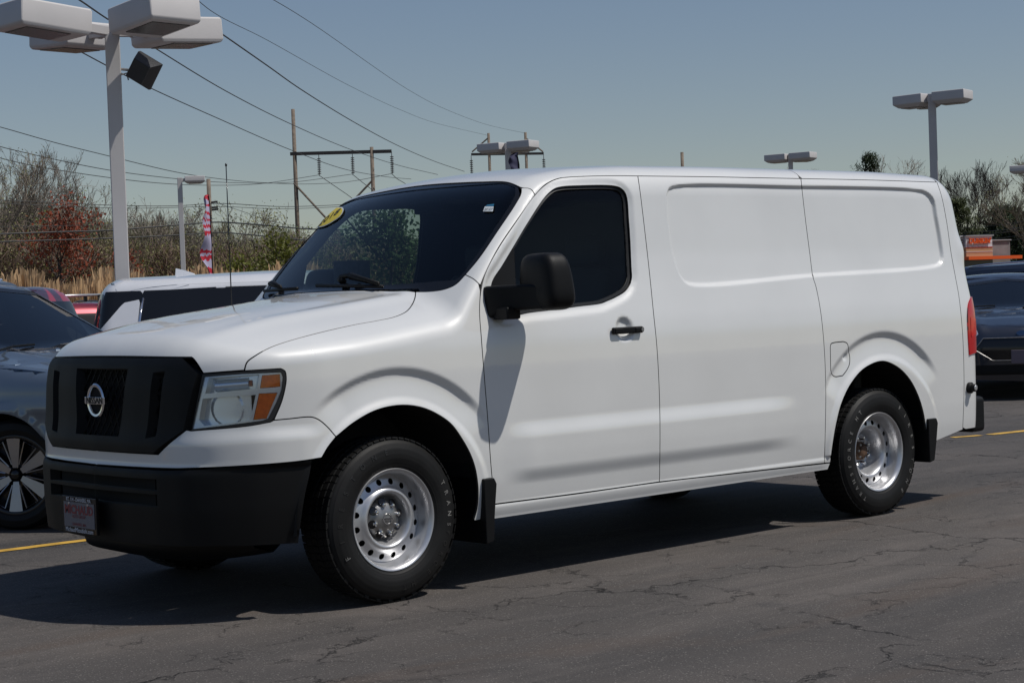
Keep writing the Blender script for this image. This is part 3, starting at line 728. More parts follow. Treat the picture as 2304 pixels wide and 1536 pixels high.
# badge: ring, bar, lettering
bc = np.array(gb(.0, .985))-np.array([.012, 0, 0])
mb = MB(); mb.lathe([(.060, .0), (.078, .0), (.080, .010), (.074, .016), (.064, .014), (.060, .006)], bc, (-1, 0, 0), 48, closed=True); bd = autosmooth(mb.mk('badge', CHROME, van))
mb = MB(); mb.box(bc+[-.012, 0, 0], (.006, .094, .017)); bevel(mb.mk('badge_bar', CHROME, bd), .003)
mb = MB(); mb.lathe([(0, .001), (.059, .001)], bc, (-1, 0, 0), 40); mb.mk('badge_ground', DARK, bd)
def mks(*a): return tag(mk(*a), kind='stuff')
def plate_text(txt, c, ex, ey, width, mt_, parent, hf=1., bold=.0, depth=0., name='lettering'):
    V, F = text_mesh(txt, 1.0, 0., 0., bold); s_ = width/(V[:, 0].max()-V[:, 0].min()); ex = np.array(ex, float); ey = np.array(ey, float)
    return mks(name, np.array(c)+V[:, :1]*s_*ex+V[:, 1:2]*s_*hf*np.array(ey), F, mt_, parent)
plate_text('NISSAN', bc+[-.0195, 0, 0], (0, -1, 0), (0, 0, 1), .150, INK, bd, .95, .015)
# dealer plate
pc = np.array([-1.045, .085, .452]); mb = MB(); mb.box(pc, (.008, .160, .085)); plt = bevel(mb.mk('dealer_plate', BLACKG, van), .003)
mb = MB(); mb.box(pc+[-.0095, 0, .0], (.001, .146, .058)); mb.mk('plate_face', mat('plate_grey', (.13, .13, .16), .4), plt)
RD = mat('plate_red', (.22, .02, .03), .5); WT_ = mat('plate_white', (.62, .64, .70), .5)
pt = lambda t, dz, wd_, m_, hf=1., b=.01: plate_text(t, pc+[-.0118, 0, dz], (0, -1, 0), (0, 0, 1), wd_, m_, plt, hf, b)
pt('RT. 114 - DANVERS, MA', .070, .235, WT_, 1.1); pt('MICHAUD', .022, .27, RD, .95, .03); pt('AUTO GROUP', -.008, .13, RD, 1.); pt('DANVERS, MA', -.045, .13, RD, .9); pt('MichaudMitsubishi.com', -.072, .262, WT_, 1.05)
[MB().lathe([(0, .014), (.006, .014), (.007, .009)], pc+[0, s_*.09, .052], (-1, 0, 0), 10).mk('plate_screw', CHROME, plt) for s_ in (-1, 1)]
# ---- head lamps
HLI = [(459, 848), (545, 841.5), (633, 838), (637, 848), (634, 876), (622, 905), (603, 941), (590, 946), (520, 955), (432, 965), (445, 908)]
hp = lambda pts: [[pts[i], pts[(i+1) % len(pts)]] for i in range(len(pts))]
HD = (.66, .75, 0)
hli = VSo(hp(HLI), .008)
hl_ = VS.panel('headlight', hp(HLO), HD, SEAL_SHADE, van, holes=[hli], off=.002, flange=.07, inset=.001, ds=.012)
cells = {'u': [(469, 850), (583, 842), (578, 874), (461, 886)], 'l': [(455, 897), (575, 888), (562, 946), (459, 958), (447, 944)],
         'ou': [(589, 843.5), (630, 841), (631, 870), (584, 874)], 'ol': [(582, 885), (625, 883), (600, 942), (569, 945)]}
SILV = mat('lamp_bezel', (.66, .71, .78), .2, metal=.45)
cel3 = {k: VSo(hp(v), .006) for k, v in cells.items()}
VS.panel('lamp_bezel', None, HD, SILV, hl_, raw=hli, holes=[cel3['u'], cel3['l'], cel3['ou'], cel3['ol']], off=.010, flange=.05, inset=0, ds=.01)
for k in ('ou', 'ol'): VS.panel('turn_signal', None, HD, AMBER, hl_, raw=cel3[k], off=.008, flange=.02, inset=.002, ds=.01)
VS.panel('lamp_lens', None, HD, GLASSC, hl_, raw=hli, off=.004, flange=0, inset=0, ds=.03)
VS.panel('lamp_housing', None, HD, REFL, hl_, raw=hli, off=.06, flange=0, inset=-.01, ds=.02)
# reflector bowl and ribbed position lamp
lc = cel3['l'].mean(0); uc = cel3['u'].mean(0); ax_ = np.array([.86, .45, .06]); ax_ /= np.linalg.norm(ax_)
mb = MB(); mb.lathe([(.008, .125), (.026, .105), (.048, .085), (.068, .050), (.078, .018)], lc+np.array([-.005, .01, 0]), ax_, 22); mb.mk('reflector_bowl', CHROME, hl_, False)
mb = MB(); mb.tube([lc+ax_*.11, lc+ax_*.07], [.008, .005], 12); mb.mk('bulb', mat('bulb_glass', (.5, .52, .55), .05), hl_, True)
e_ = cel3['u'][5:]; pu = VS.to3([(474, 868), (560, 861)]); ev = pu[1]-pu[0]; L_ = np.linalg.norm(ev); ev /= L_; nu = gradn(fvan, pu[:1])[0]
mb = MB(); rr = [(.022+.0050*(i % 2), L_*.02+L_*.9*i/48) for i in range(49)]
mb.lathe(rr, pu[0]-nu*.045, ev, 20); mb.mk('ribbed_lens', REFL, hl_, True)
mb = MB(); mb.tube([pu[0]+ev*L_*.95-nu*.03, pu[0]+ev*L_*1.03-nu*.03], .014, 10); mb.mk('amber_bulb', mat('amber_bulb', (.45, .10, .03), .3), hl_, True)
mirror_y(hl_)
# ---- wheels
def arc_text(txt, a0, a1, rad, size, y_, mt_, parent, name='lettering', dep=.0012, yf=None):
    """letters along the tyre wall, clockwise from angle a0 to a1 (seen from outside, -y side)"""
    mbt = MB(); n = len(txt); bits = []
    for i, ch in enumerate(txt):
        if ch == ' ': continue
        a = R(a0+(a1-a0)*(i/(max(1, n-1)))); V, F = text_mesh(ch, size, dep, 0, .0)
        er = np.array([math.cos(a), 0, math.sin(a)]); et = np.array([math.sin(a), 0, -math.cos(a)])
        rr_ = rad+V[:, 1]; Q = V[:, :1]*et+rr_[:, None]*er; Q[:, 1] = [yf(math.hypot(q[0], q[2]))-.0008-v[2] for q, v in zip(Q, V)]
        mbt.add(Q, F)
    return tag(mbt.mk(name, mt_, parent), kind='stuff')
TYP = [(.224, .080), (.232, .100), (.244, .108), (.262, .117), (.285, .1235), (.305, .1245), (.330, .1215), (.350, .1135), (.3655, .101), (.374, .090), (.3785, .076), (.3785, .04), (.3785, 0)]
def tyre_y(r): return -np.interp(r, [p[0] for p in TYP[:11]], [p[1] for p in TYP[:11]])
def tyre(parent):
    fine = []
    for (r0, h0_), (r1, h1_) in zip(TYP[:-1], TYP[1:]):
        for t in np.linspace(0, 1, 4, endpoint=False): fine.append((r0+(r1-r0)*t, h0_+(h1_-h0_)*t))
    fine.append(TYP[-1])
    # two moulded rings in the wall
    fine = [(r+0, h+(.0014 if .3505 < r < .354 or .2515 < r < .2545 else 0)) for r, h in fine]
    prof = fine+[(r, -h) for r, h in TYP[::-1][1:]]
    mb = MB(); mb.lathe(prof, (0, 0, 0), (0, -1, 0), 96); o = mb.mk('tyre', RUBBER, parent); autosmooth(o, 25)
    mb = MB(); rnd = random.Random(5)
    for rib, (yy, hw) in enumerate(((-.083, .016), (-.044, .0175), (0, .019), (.044, .0175), (.083, .016))):
        nb = 66; ph = rnd.random()
        for k in range(nb):
            a = 2*math.pi*(k+ph)/nb; er = np.array([math.cos(a), 0, math.sin(a)]); et = np.array([-math.sin(a), 0, math.cos(a)]); sk = .35*(1 if rib % 2 else -1)
            ey_ = np.array([0, 1, 0])*math.cos(sk*.5)+et*math.sin(sk*.5)
            rr_ = .3790 if abs(yy) > .07 else .3815
            mb.box(er*rr_+np.array([0, yy, 0]), (.0152+.001*(k % 3 == 0), hw+.001, .0030), ax=[et, ey_, er], taper=.92)
            if abs(yy) > .07:   # shoulder lugs
                s_ = -1 if yy < 0 else 1
                if k % 2 == 0: mb.box(er*.3725+np.array([0, s_*.0925, 0]), (.012, .0045, .007), ax=[et, np.array([0, s_*.94, 0])-er*.34, er])
    t = mb.mk('tread', RUBBER, parent); t['kind'] = 'stuff'
def disc(name, prof, mt_, parent, holes_r, hr, n, rin):
    """pressed steel disc with a ring of round holes; prof: radius->outward"""
    pr_ = tab([p[0] for p in prof], [p[1] for p in prof], .0035); rout = prof[-1][0]
    ring = lambda r, m_, c=(0, 0): np.array([(c[0]+r*math.cos(2*math.pi*k/m_), c[1]+r*math.sin(2*math.pi*k/m_)) for k in range(m_)])
    H = [ring(hr, 14, (holes_r*math.cos(2*math.pi*(k+.5)/n), holes_r*math.sin(2*math.pi*(k+.5)/n))) for k in range(n)]
    V2, T = cdt(ring(rout, 120), H+([ring(rin, 40)] if rin else []), .007)
    r_ = np.hypot(V2[:, 0], V2[:, 1]); h_ = pr_(r_); V = np.stack([V2[:, 0], -h_, V2[:, 1]], 1)
    sl = (pr_(r_+.002)-pr_(r_-.002))/.004; c_ = V2/np.maximum(r_, 1e-6)[:, None]; Nn = np.stack([-sl*c_[:, 0]*1, -np.ones(len(r_)), -sl*c_[:, 1]*1], 1); Nn /= np.linalg.norm(Nn, axis=1)[:, None]
    return mk(name, V, T, mt_, parent, True, Nn)
NUT = [(0, .0), (.0105, .0), (.0105, .012), (.0085, .017), (.0085, .026), (.006, .030), (0, .031)]
_PC = {}
def pieces(parent, name, make, ang):
    key = (parent.name, name)
    if key not in _PC: _PC[key] = make(); o_ = _PC[key]
    else: o_ = _PC[key].copy(); COL.objects.link(o_); o_.parent = parent
    o_.rotation_euler = (0, -ang, 0)
def wheel(front):
    if front: prof = [(0, -.005), (.090, -.005), (.100, .004), (.108, .030), (.118, .060), (.130, .071), (.142, .066), (.155, .054), (.172, .046), (.190, .040), (.2045, .030)]
    else: prof = [(0, -.062), (.098, -.062), (.108, -.055), (.118, -.030), (.130, .012), (.142, .034), (.152, .041), (.172, .038), (.190, .034), (.2045, .024)]
    o = disc('wheel', prof, STEEL, van, .1755, .0145, 16, 0)
    mb = MB(); mb.lathe([(.200, .020), (.205, .034), (.209, .045), (.212, .062), (.214, .082), (.219, .094), (.226, .1035), (.232, .1085), (.2365, .1095), (.2395, .106), (.239, .098), (.226, .092), (.222, .07), (.214, -.10)], (0, 0, 0), (0, -1, 0), 96)
    autosmooth(mb.mk('rim', STEEL, o), 50)
    mb = MB(); mb.lathe([(0, -.075), (.215, -.075), (.215, -.03)], (0, 0, 0), (0, -1, 0), 40); mb.mk('brake_drum', mat('brake_dark', (.02, .018, .016), .8), o)
    # balance weight, valve
    mb = MB(); mb.tube([(-.19, -.050, .075), (-.197, -.066, .078), (-.205, -.085, .081)], [.005, .004, .003], 8); mb.mk('valve', SEAL_SHADE, o)
    tyre(o)
    WTX = mat('tyre_lettering', (.17, .165, .155), .6, var=.5, vscale=30.)
    DTX = mat('tyre_lettering_dark', (.022, .021, .020), .4)
    if front:
        arc_text('TRANS', 27, -10, .318, .034, 0, WTX, o, yf=tyre_y); arc_text('FORCE HT', -17, -84, .318, .034, 0, DTX, o, yf=tyre_y)
        arc_text('FIRESTONE', 206, 98, .318, .036, 0, DTX, o, yf=tyre_y); arc_text('F', 207, 206, .318, .037, 0, WTX, o, yf=lambda r: tyre_y(r)-.0005)
        mb = MB(); mb.lathe([(.096, -.002), (.094, .016), (.088, .028), (.074, .041), (.055, .050), (.034, .0555), (.030, .0565), (0, .0575)], (0, 0, 0), (0, -1, 0), 64); c = autosmooth(mb.mk('hub_cap', STEELD, o), 50)
        mbp = MB(); mbn = MB()
        for k in range(8):
            a = 2*math.pi*(k+.3)/8; p = np.array([.069*math.cos(a), 0, .069*math.sin(a)]); ax2 = np.array([math.cos(a)*.42, -1, math.sin(a)*.42])
            pieces(o, 'nut_pocket', lambda: autosmooth(MB().lathe([(0, .050), (.019, .048), (.0205, .045)], (.064, 0, 0), (.42, -1, 0), 18).mk('nut_pocket', BLACKG, o)), math.pi*2*(k+.3)/8)
            pieces(o, 'lug_nut', lambda: autosmooth(MB().lathe([(r_*1.15, h_*.8+.036) for r_, h_ in NUT], (.069, 0, 0), (0, -1, 0), 12).mk('lug_nut', CHROME, o), 40), math.pi*2*(k+.3)/8)
        # pockets and nuts are pieces of the cap
        b0 = np.array([0, -.0575, 0]); mb = MB(); mb.lathe([(.021, 0), (.027, 0), (.0265, .003), (.022, .003)], b0, (0, -1, 0), 32, closed=True); mb.box(b0+[0, -.002, 0], (.031, .0018, .0065)); mb.mk('cap_badge', CHROME, o, False)
        plate_text('NISSAN', b0+[0, -.0043, 0], (1, 0, 0), (0, 0, 1), .050, INK, o, 1., .01)
    else:
        arc_text('TRANSFORCE HT', 236, 128, .316, .034, 0, WTX, o, yf=tyre_y); arc_text('FIRESTONE', 52, -52, .318, .036, 0, WTX, o, yf=tyre_y)
        mb = MB(); mb.lathe([(.056, -.06), (.056, -.030), (.050, -.020), (.036, -.016), (.033, -.004), (.027, .0), (0, .0)], (0, 0, 0), (0, -1, 0), 32); autosmooth(mb.mk('hub', RUST, o), 40)
        mbn = MB(); mbb = MB()
        for k in range(8):
            a = 2*math.pi*(k+.5)/8; p = np.array([.083*math.cos(a), .062, .083*math.sin(a)])
            pieces(o, 'lug_nut', lambda: autosmooth(MB().lathe([(r_*1.35, h_*1.3) for r_, h_ in NUT], (.082, .060, 0), (0, -1, 0), 12).mk('lug_nut', CHROME, o), 40), a)
            pieces(o, 'hub_bolt', lambda: MB().lathe([(0, 0), (.007, 0), (.007, .010), (0, .011)], (.050, .012, 0), (0, -1, 0), 6).mk('hub_bolt', STEELD, o), a+.3)
    return o
wf = wheel(True); wf.location = (0, -.843, RC); wf.rotation_euler = (0, 0, 0)
wr = wheel(False); wr.location = (WBASE, -.843, RC)
def wcopy(w_, loc):
    c = w_.copy(); COL.objects.link(c); c.location = loc; c.rotation_euler = (0, 0, math.pi)
    for ch in w_.children: d = ch.copy(); COL.objects.link(d); d.parent = c
wcopy(wf, (0, .843, RC)); wcopy(wr, (WBASE, .843, RC))
# ---- cab interior
mb = MB(); mb.box((.80, 0, 1.34), (.36, .86, .055), taper=.96); mb.box((.55, 0, 1.10), (.2, .84, .25)); bevel(mb.mk('dashboard', CHARCOAL, van), .03)
mb = MB(); a_ = np.linspace(0, 2*math.pi, 40); c_ = np.array([1.13, -.43, 1.33]); e1_ = np.array([0, 1, 0]); e2_ = np.array([.42, 0, .907])
mb.tube([c_+.185*(math.cos(t)*e1_+math.sin(t)*e2_) for t in a_], .015, 8, cap=False); mb.tube([c_-.18*e1_, c_+.18*e1_], .015, 6); mb.tube([c_, c_+np.array([-.25, 0, -.10])], .04, 8); mb.mk('steering_wheel', CHARCOAL, van, True)
for y_ in (-.43, .43):
    mb = MB(); mb.box((1.50, y_, .86), (.24, .24, .09)); bevel(mb.mk('seat', CHARCOAL, van), .04, 3)
    mb = MB(); mb.box((1.72, y_, 1.22), (.07, .23, .32), ax=[np.array([.97, 0, -.22]), np.array([0, 1, 0]), np.array([.22, 0, .97])]); mb.box((1.80, y_, 1.63), (.05, .13, .08)); bevel(mb.mk('seat_back', CHARCOAL, van), .04, 3)
mb = MB(); mb.box((1.93, 0, 1.20), (.012, .84, .70)); mb.mk('bulkhead', CHARCOAL, van)
mb = MB(); mb.box((1.06, 0, 1.90), (.02, .12, .035)); bevel(mb.mk('rear_view_mirror', BLACKP, van), .01)
mb = MB(); mb.box((1.16, .862, 1.53), (.13, .002, .115)); mb.mk('window_sheet', mat('paper_sheet', (.20, .22, .21), .8, var=.2, vscale=30.), van)
# aerial on the far wing
ab = top_pts([(.32, .85)])[0]
mb = MB(); mb.lathe([(.016, -.01), (.016, .012), (.008, .03), (.004, .05)], ab, (0, 0, 1), 12); mb.tube([ab+[0, 0, .03], ab+[.0, 0, .84]], [.0035, .0028], 6); mb.lathe([(0, .835), (.006, .838), (.006, .85), (0, .855)], ab, (0, 0, 1), 8); mb.mk('aerial', BLACKG, van, True)
# ================================================================== GROUND
def asphalt_mat():
    mt, nt, b = newmat('asphalt'); setp(b, rough=.86, spec=.35)
    tc = N(nt, 'ShaderNodeTexCoord'); P = tc.outputs['Object']; L = nt.links.new
    def noise(sc, det, rgh=.6, vec=None, dist=0.):
        n = N(nt, 'ShaderNodeTexNoise', Scale=sc, Detail=det, Roughness=rgh, Distortion=dist); L(vec or P, n.inputs['Vector']); return n.outputs[0]
    def rng(v, a, b_, c=0., d=1.):
        m_ = N(nt, 'ShaderNodeMapRange'); m_.inputs[1].default_value = a; m_.inputs[2].default_value = b_; m_.inputs[3].default_value = c; m_.inputs[4].default_value = d; L(v, m_.inputs[0]); return m_.outputs[0]
    def mix(f, a, b_, mode='MIX'):
        m_ = N(nt, 'ShaderNodeMix', data_type='RGBA', blend_type=mode)
        for s_, v in ((6, a), (7, b_)):
            if isinstance(v, tuple): m_.inputs[s_].default_value = (*v, 1)
            else: L(v, m_.inputs[s_])
        if isinstance(f, float): m_.inputs[0].default_value = f
        else: L(f, m_.inputs[0])
        return m_.outputs[2]
    def mth(op, a, b_=None):
        m_ = N(nt, 'ShaderNodeMath', operation=op)
        for i, v in enumerate((a, b_)):
            if v is None: continue
            if isinstance(v, (int, float)): m_.inputs[i].default_value = v
            else: L(v, m_.inputs[i])
        return m_.outputs[0]
    st = N(nt, 'ShaderNodeMapping'); st.inputs['Rotation'].default_value = (0, 0, .62); st.inputs['Scale'].default_value = (.35, 1.6, 1); L(P, st.inputs[0])
    big = rng(noise(.45, 5., .55, st.outputs[0]), .35, .68); mid = rng(noise(2.2, 6.), .3, .7)
    base = mix(big, (.052, .048, .046), (.165, .141, .124)); base = mix(mth('MULTIPLY', mid, .55), base, (.080, .074, .071))
    brown = rng(noise(.8, 4., .6, st.outputs[0], .6), .56, .72); base = mix(mth('MULTIPLY', brown, .7), base, (.120, .086, .065))
    oil = rng(noise(1.1, 3.), .66, .74); base = mix(mth('MULTIPLY', oil, .55), base, (.034, .034, .037))
    # stones in the binder
    vo = N(nt, 'ShaderNodeTexVoronoi', Scale=105.); L(P, vo.inputs['Vector']); vg = N(nt, 'ShaderNodeSeparateColor'); L(vo.outputs['Color'], vg.inputs[0])
    stones = mth('MULTIPLY', rng(vg.outputs[0], .72, .95), rng(vo.outputs['Distance'], .55, .2)); base = mix(mth('MULTIPLY', stones, .7), base, (.38, .35, .32))
    fine = noise(120., 6., .8); base = mix(rng(fine, .35, .62, 0., .62), base, (.020, .019, .019), 'MIX')
    # long wandering cracks and a finer crazing
    warp = N(nt, 'ShaderNodeTexNoise', Scale=1.6, Detail=9., Roughness=.66); L(P, warp.inputs['Vector'])
    wv = N(nt, 'ShaderNodeVectorMath', operation='MULTIPLY_ADD'); L(warp.outputs['Color'], wv.inputs[0]); wv.inputs[1].default_value = (.95, .95, 0); L(P, wv.inputs[2])
    def crack(sc, w_, vec):
        v = N(nt, 'ShaderNodeTexVoronoi', Scale=sc, feature='DISTANCE_TO_EDGE'); L(vec, v.inputs['Vector']); return rng(v.outputs['Distance'], 0., w_, 1., 0.)
    mask = rng(noise(.5, 3.), .39, .57); c1 = mth('MULTIPLY', crack(.42, .0042, wv.outputs[0]), rng(noise(1.7, 4.), .44, .60))
    c2 = mth('MULTIPLY', crack(1.7, .0085, wv.outputs[0]), mth('MULTIPLY', mth('MULTIPLY', mask, .8), rng(noise(3.1, 4.), .42, .62))); ck = mth('MAXIMUM', c1, c2)
    base = mix(mth('MULTIPLY', ck, .95), base, (.010, .0095, .009))
    streak = rng(noise(1.7, 6., .62, st.outputs[0], 1.2), .50, .74); base = mix(mth('MULTIPLY', streak, .28), base, (.19, .165, .15)); L(base, b.inputs['Base Color'])
    hgt = mth('SUBTRACT', mth('ADD', mth('MULTIPLY', fine, .45), mth('MULTIPLY', stones, .35)), mth('MULTIPLY', ck, 1.6))
    bp = N(nt, 'ShaderNodeBump', Strength=1., Distance=.008); L(hgt, bp.inputs['Height']); L(bp.outputs[0], b.inputs['Normal'])
    return mt
def sheet(name, pts, z, mt, cut=1):
    o = mk(name, [(p[0], p[1], z) for p in pts], [tuple(range(len(pts)))], mt); o['kind'] = 'structure'; return o
sheet('ground', [(-900, -900), (1200, -900), (1200, 1400), (-900, 1400)], -.004, mat('scrub_ground', (.11, .085, .05), .95, var=.4, vscale=.15))
lot = [(-60, -45), (75, -45), (75, 40), (30, 62), (-60, 62)]
sheet('asphalt', lot, 0., asphalt_mat())
YL = mat('line_paint', (.56, .33, .05), .7, var=.35, vscale=6., bump=.4, bscale=120.)
def strip(a, b, w_):
    a = np.array(a[:2], float); b = np.array(b[:2], float); t = (b-a)/np.linalg.norm(b-a); n = np.array([-t[1], t[0]])*w_/2
    m_ = 40; rnd = random.Random(3); V = []
    for k in range(m_+1):
        c = a+(b-a)*k/m_
        V += [(*(c+n*(1+rnd.uniform(-.10, .06))), .004), (*(c-n*(1+rnd.uniform(-.10, .06))), .004)]
    o = mk('painted_line', V, [(2*k, 2*k+1, 2*k+3, 2*k+2) for k in range(m_)], YL); o['kind'] = 'structure'
strip((-7, 2.66), (.55, 2.415), .10); strip((.75, 2.40), (5.5, 1.98), .10)
ra, rb, rc_, rd_ = ground_px(2143, 984.5), ground_px(2206, 979.5), ground_px(2226, 978), ground_px(2420, 957)
strip(ra, rb, .09); strip(rc_, rd_, .11)
# low kerbed island under the lamp posts behind the far row
KC = mat('kerb_concrete', (.28, .27, .25), .9, var=.2, vscale=2.)

# ================================================================== LAMP POSTS
LAMPM = mat('lamp_grey_paint', (.50, .48, .47), .5, var=.06, vscale=1.5); LENSM = mat('lamp_diffuser', (.10, .095, .09), .25)
LAMPD = mat('lamp_grey_shadowed_lens', (.30, .29, .26), .4)
def face(D_, px):   # heading angle whose +x runs to the right across the view in that column
    v = ray(px, 700); return math.atan2(v[1], v[0])-math.pi/2
def lamp_post(label, px, ytop, D_, heads, pw=.15, hs_=(.40, .29, .145), reach=.86, arm=.05, lean=0., group='light posts round the car lot', drop=0., flood=False, rot=0.):
    g = on_ground(px, D_); top = at(px, ytop, D_); h = top[2]
    t = thing('lamp_post', label, 'light post', (g[0], g[1], 0), face(D_, px)+rot, group)
    mb = MB(); mb.box((0, 0, h/2), (pw/2, pw/2, h/2)); p = bevel(mb.mk('pole', LAMPM, t), .012)
    mb = MB(); mb.box((0, 0, .04), (pw*.9, pw*.9, .04)); bevel(mb.mk('base_plate', LAMPM, t), .01)
    for i, a in enumerate(heads):
        a = R(a); e = np.array([math.cos(a), math.sin(a), 0]); n = np.array([-math.sin(a), math.cos(a), 0]); up_ = np.array([0, 0, 1.])
        z0 = h-hs_[2]*.9-drop; zv = np.array([0, 0, 1.])
        L_, W_, H_ = hs_
        if flood: e = e*math.cos(R(4))+up_*math.sin(R(4)); up_ = np.cross(e, n)       # heads tip up a little at their outer ends
        # shoebox: straight-sided hood with chamfered underside
        c = e*reach+zv*z0; V = []
        for zz, kx in (((H_, .96), (H_*.80, 1.), (-H_*.80, 1.), (-H_, .93)) if flood else ((H_, .97), (H_*.86, 1.), (-H_*.45, 1.), (-H_, .72))):
            for sx, sy in ((-1, -1), (1, -1), (1, 1), (-1, 1)): V.append(c+e*L_*kx*sx+n*W_*kx*sy+up_*zz)
        F = [(0, 1, 2, 3)]+[(4*k+j, 4*(k+1)+j, 4*(k+1)+(j+1) % 4, 4*k+(j+1) % 4) for k in range(3) for j in range(4)]+[(15, 14, 13, 12)]
        hd = bevel(mk('lamp_head', V, F, LAMPM, t), .03 if flood else .012, 3)
        mb = MB(); mb.box(c-up_*(H_*1.0+.004)+e*L_*.12*(1 if flood else 0), (L_*(.62 if flood else .60), W_*(.74 if flood else .60), .006), ax=[e, n, up_]); mb.mk('diffuser', LENSM, hd)
        mb = MB(); mb.box(e*(reach-L_)*.5+zv*z0, ((reach-L_)*.5, .045, arm), ax=[e, n, up_]); bevel(mb.mk('arm', LAMPM, t), .006)
        if D_ < 25:
            mb = MB(); mb.tube([e*.20+zv*(z0+.02), e*.36+zv*(z0+.05)], .022, 8); mb.box(e*.28+zv*(z0-.03), (.03, .03, .03), ax=[e, n, up_]); mb.mk('clamp', STEEL, t)
    if flood:
        # dark square floodlight tipped back on a bracket
        c = np.array([.31, -.12, at(px, 165, D_)[2]]); a1 = np.array([.80, -.25, -.55]); a1 /= np.linalg.norm(a1); a2 = np.cross((.2, .9, .3), a1); a2 /= np.linalg.norm(a2); a3 = np.cross(a1, a2)
        mb = MB(); V = []
        for k, s_ in ((-.115, .68), (.06, 1.), (.115, 1.)):
            for i, j in ((-1, -1), (1, -1), (1, 1), (-1, 1)): V.append(c+a3*k+a1*i*.155*s_+a2*j*.165*s_)
        F = [(3, 2, 1, 0)]+[(4*k+j, 4*k+(j+1) % 4, 4*(k+1)+(j+1) % 4, 4*(k+1)+j) for k in range(2) for j in range(4)]+[(8, 9, 10, 11)]
        fl = bevel(mk('floodlight', V, F, mat('flood_black', (.028, .028, .030), .45), t), .008)
        mb = MB(); mb.box(c+a3*.12, (.14, .15, .006), ax=[a1, a2, a3]); mb.mk('flood_lens', LENSM, fl)
        mb = MB(); mb.tube([(pw/2-.02, 0, c[2]+.04), (.18, -.04, c[2]+.02), tuple(c-a3*.1)], .016, 8); mb.tube([(pw/2, -.02, c[2]-.03), (.14, -.09, c[2]-.02), (.16, -.1, c[2]-.10)], .008, 6); mb.mk('bracket', STEELD, t)
    return t
lamp_post('tall grey light post with four shoebox heads and a dark floodlight, left of the van', 290, 78, 20, [-148, -58, 32, 122], pw=.165, hs_=(.43, .32, .148), reach=.87, flood=True, rot=0, drop=-.15)
lamp_post('slim grey light post with a single head, left of the striped flag', 421, 400, 50, [0], pw=.14, hs_=(.28, .22, .10), reach=.42, drop=-.02)
lamp_post('twin-head light post above the windscreen end of the van roof', 1160, 322, 45, [150, -30, 60], pw=.17, hs_=(.33, .27, .125), reach=.44)
lamp_post('smallest twin-head light post, just showing over the van roof panels', 1791, 347, 65, [155, -25, 25], pw=.17, hs_=(.42, .32, .15), reach=.50)
lamp_post('twin-head light post rising behind the rear end of the van', 2114, 212, 38, [148, -22, 100], pw=.17, hs_=(.36, .27, .135), reach=.46, drop=-.0)
lamp_post('light post cut off by the right edge of the picture', 2345, 372, 60, [180, 0], pw=.16, hs_=(.40, .3, .13), reach=.52)

# ================================================================== POWER LINE STRUCTURES
WOODP = mat('weathered_pole', (.17, .135, .105), .9, var=.35, vscale=4.); ARMW = mat('dark_crossarm', (.035, .032, .033), .8); INS = mat('insulator', (.06, .05, .055), .3); WIREM = mat('wire_dark', (.035, .037, .04), .6)
def insulator(p, ln, parent, s_=1.):
    mb = MB(); prof = [(0, 0), (.02*s_, 0)]
    n = 9
    for k in range(n): z = -ln*.22-ln*.78*k/n; prof += [(.03*s_, z), (.13*s_, z-.01), (.13*s_, z-ln*.035), (.03*s_, z-ln*.05)]
    prof += [(.02*s_, -ln), (0, -ln)]; mb.lathe(prof, p, (0, 0, 1), 8); return mb.mk('insulator', INS, parent)
def hframe(label, pxs, tops, D_, armpx, army, ins, brace):
    g = on_ground(pxs[0], D_); t = thing('power_pylon', label, 'power pylon', (g[0], g[1], 0), 0, 'wooden H-frame power poles beyond the lot')
    o = np.array([g[0], g[1], 0]); L_ = lambda p: np.array(p)-o
    for px, ty in zip(pxs, tops):
        tp = L_(at(px, ty, D_)); mb = MB(); mb.tube([(tp[0], tp[1], 0), (tp[0], tp[1], tp[2])], [.21, .15], 10); mb.mk('pole', WOODP, t, True)
    a, b = L_(at(armpx[0], army[0], D_)), L_(at(armpx[1], army[1], D_)); e = (b-a)/np.linalg.norm(b-a); n = np.cross(e, (0, 0, 1))
    mb = MB(); mb.box((a+b)/2, (np.linalg.norm(b-a)/2, .12, .13), ax=[e, n, np.array([0, 0, 1.])]); mb.mk('crossarm', ARMW, t)
    for (px, y0, y1) in ins:
        p0 = L_(at(px, y0, D_)); ln = p0[2]-L_(at(px, y1, D_))[2]; insulator(p0, ln, t, 1.15 if D_ < 160 else 1.4)
    for (xa, ya, xb, yb2) in brace:
        mb = MB(); mb.tube([L_(at(xa, ya, D_)), L_(at(xb, yb2, D_))], .09, 6); mb.mk('brace', WOODP, t)
    return t
hframe('nearer H-frame wooden power structure with three insulator strings, left of the van cab', (659, 836), (246, 331), 140, (653, 881), (346.5, 340.5), [(717, 346, 394), (792.5, 344, 392), (881, 341, 391)], [(661, 412, 790, 552), (836, 408, 700, 552)])
hframe('farther H-frame power structure showing over the van cab roof', (1099, 1182), (300, 298), 195, (1060, 1223.5), (347.5, 345.5), [(1060, 350, 400), (1141, 349, 398), (1223, 348, 396)], [(1099, 310, 1062, 342), (1182, 310, 1222, 342)])
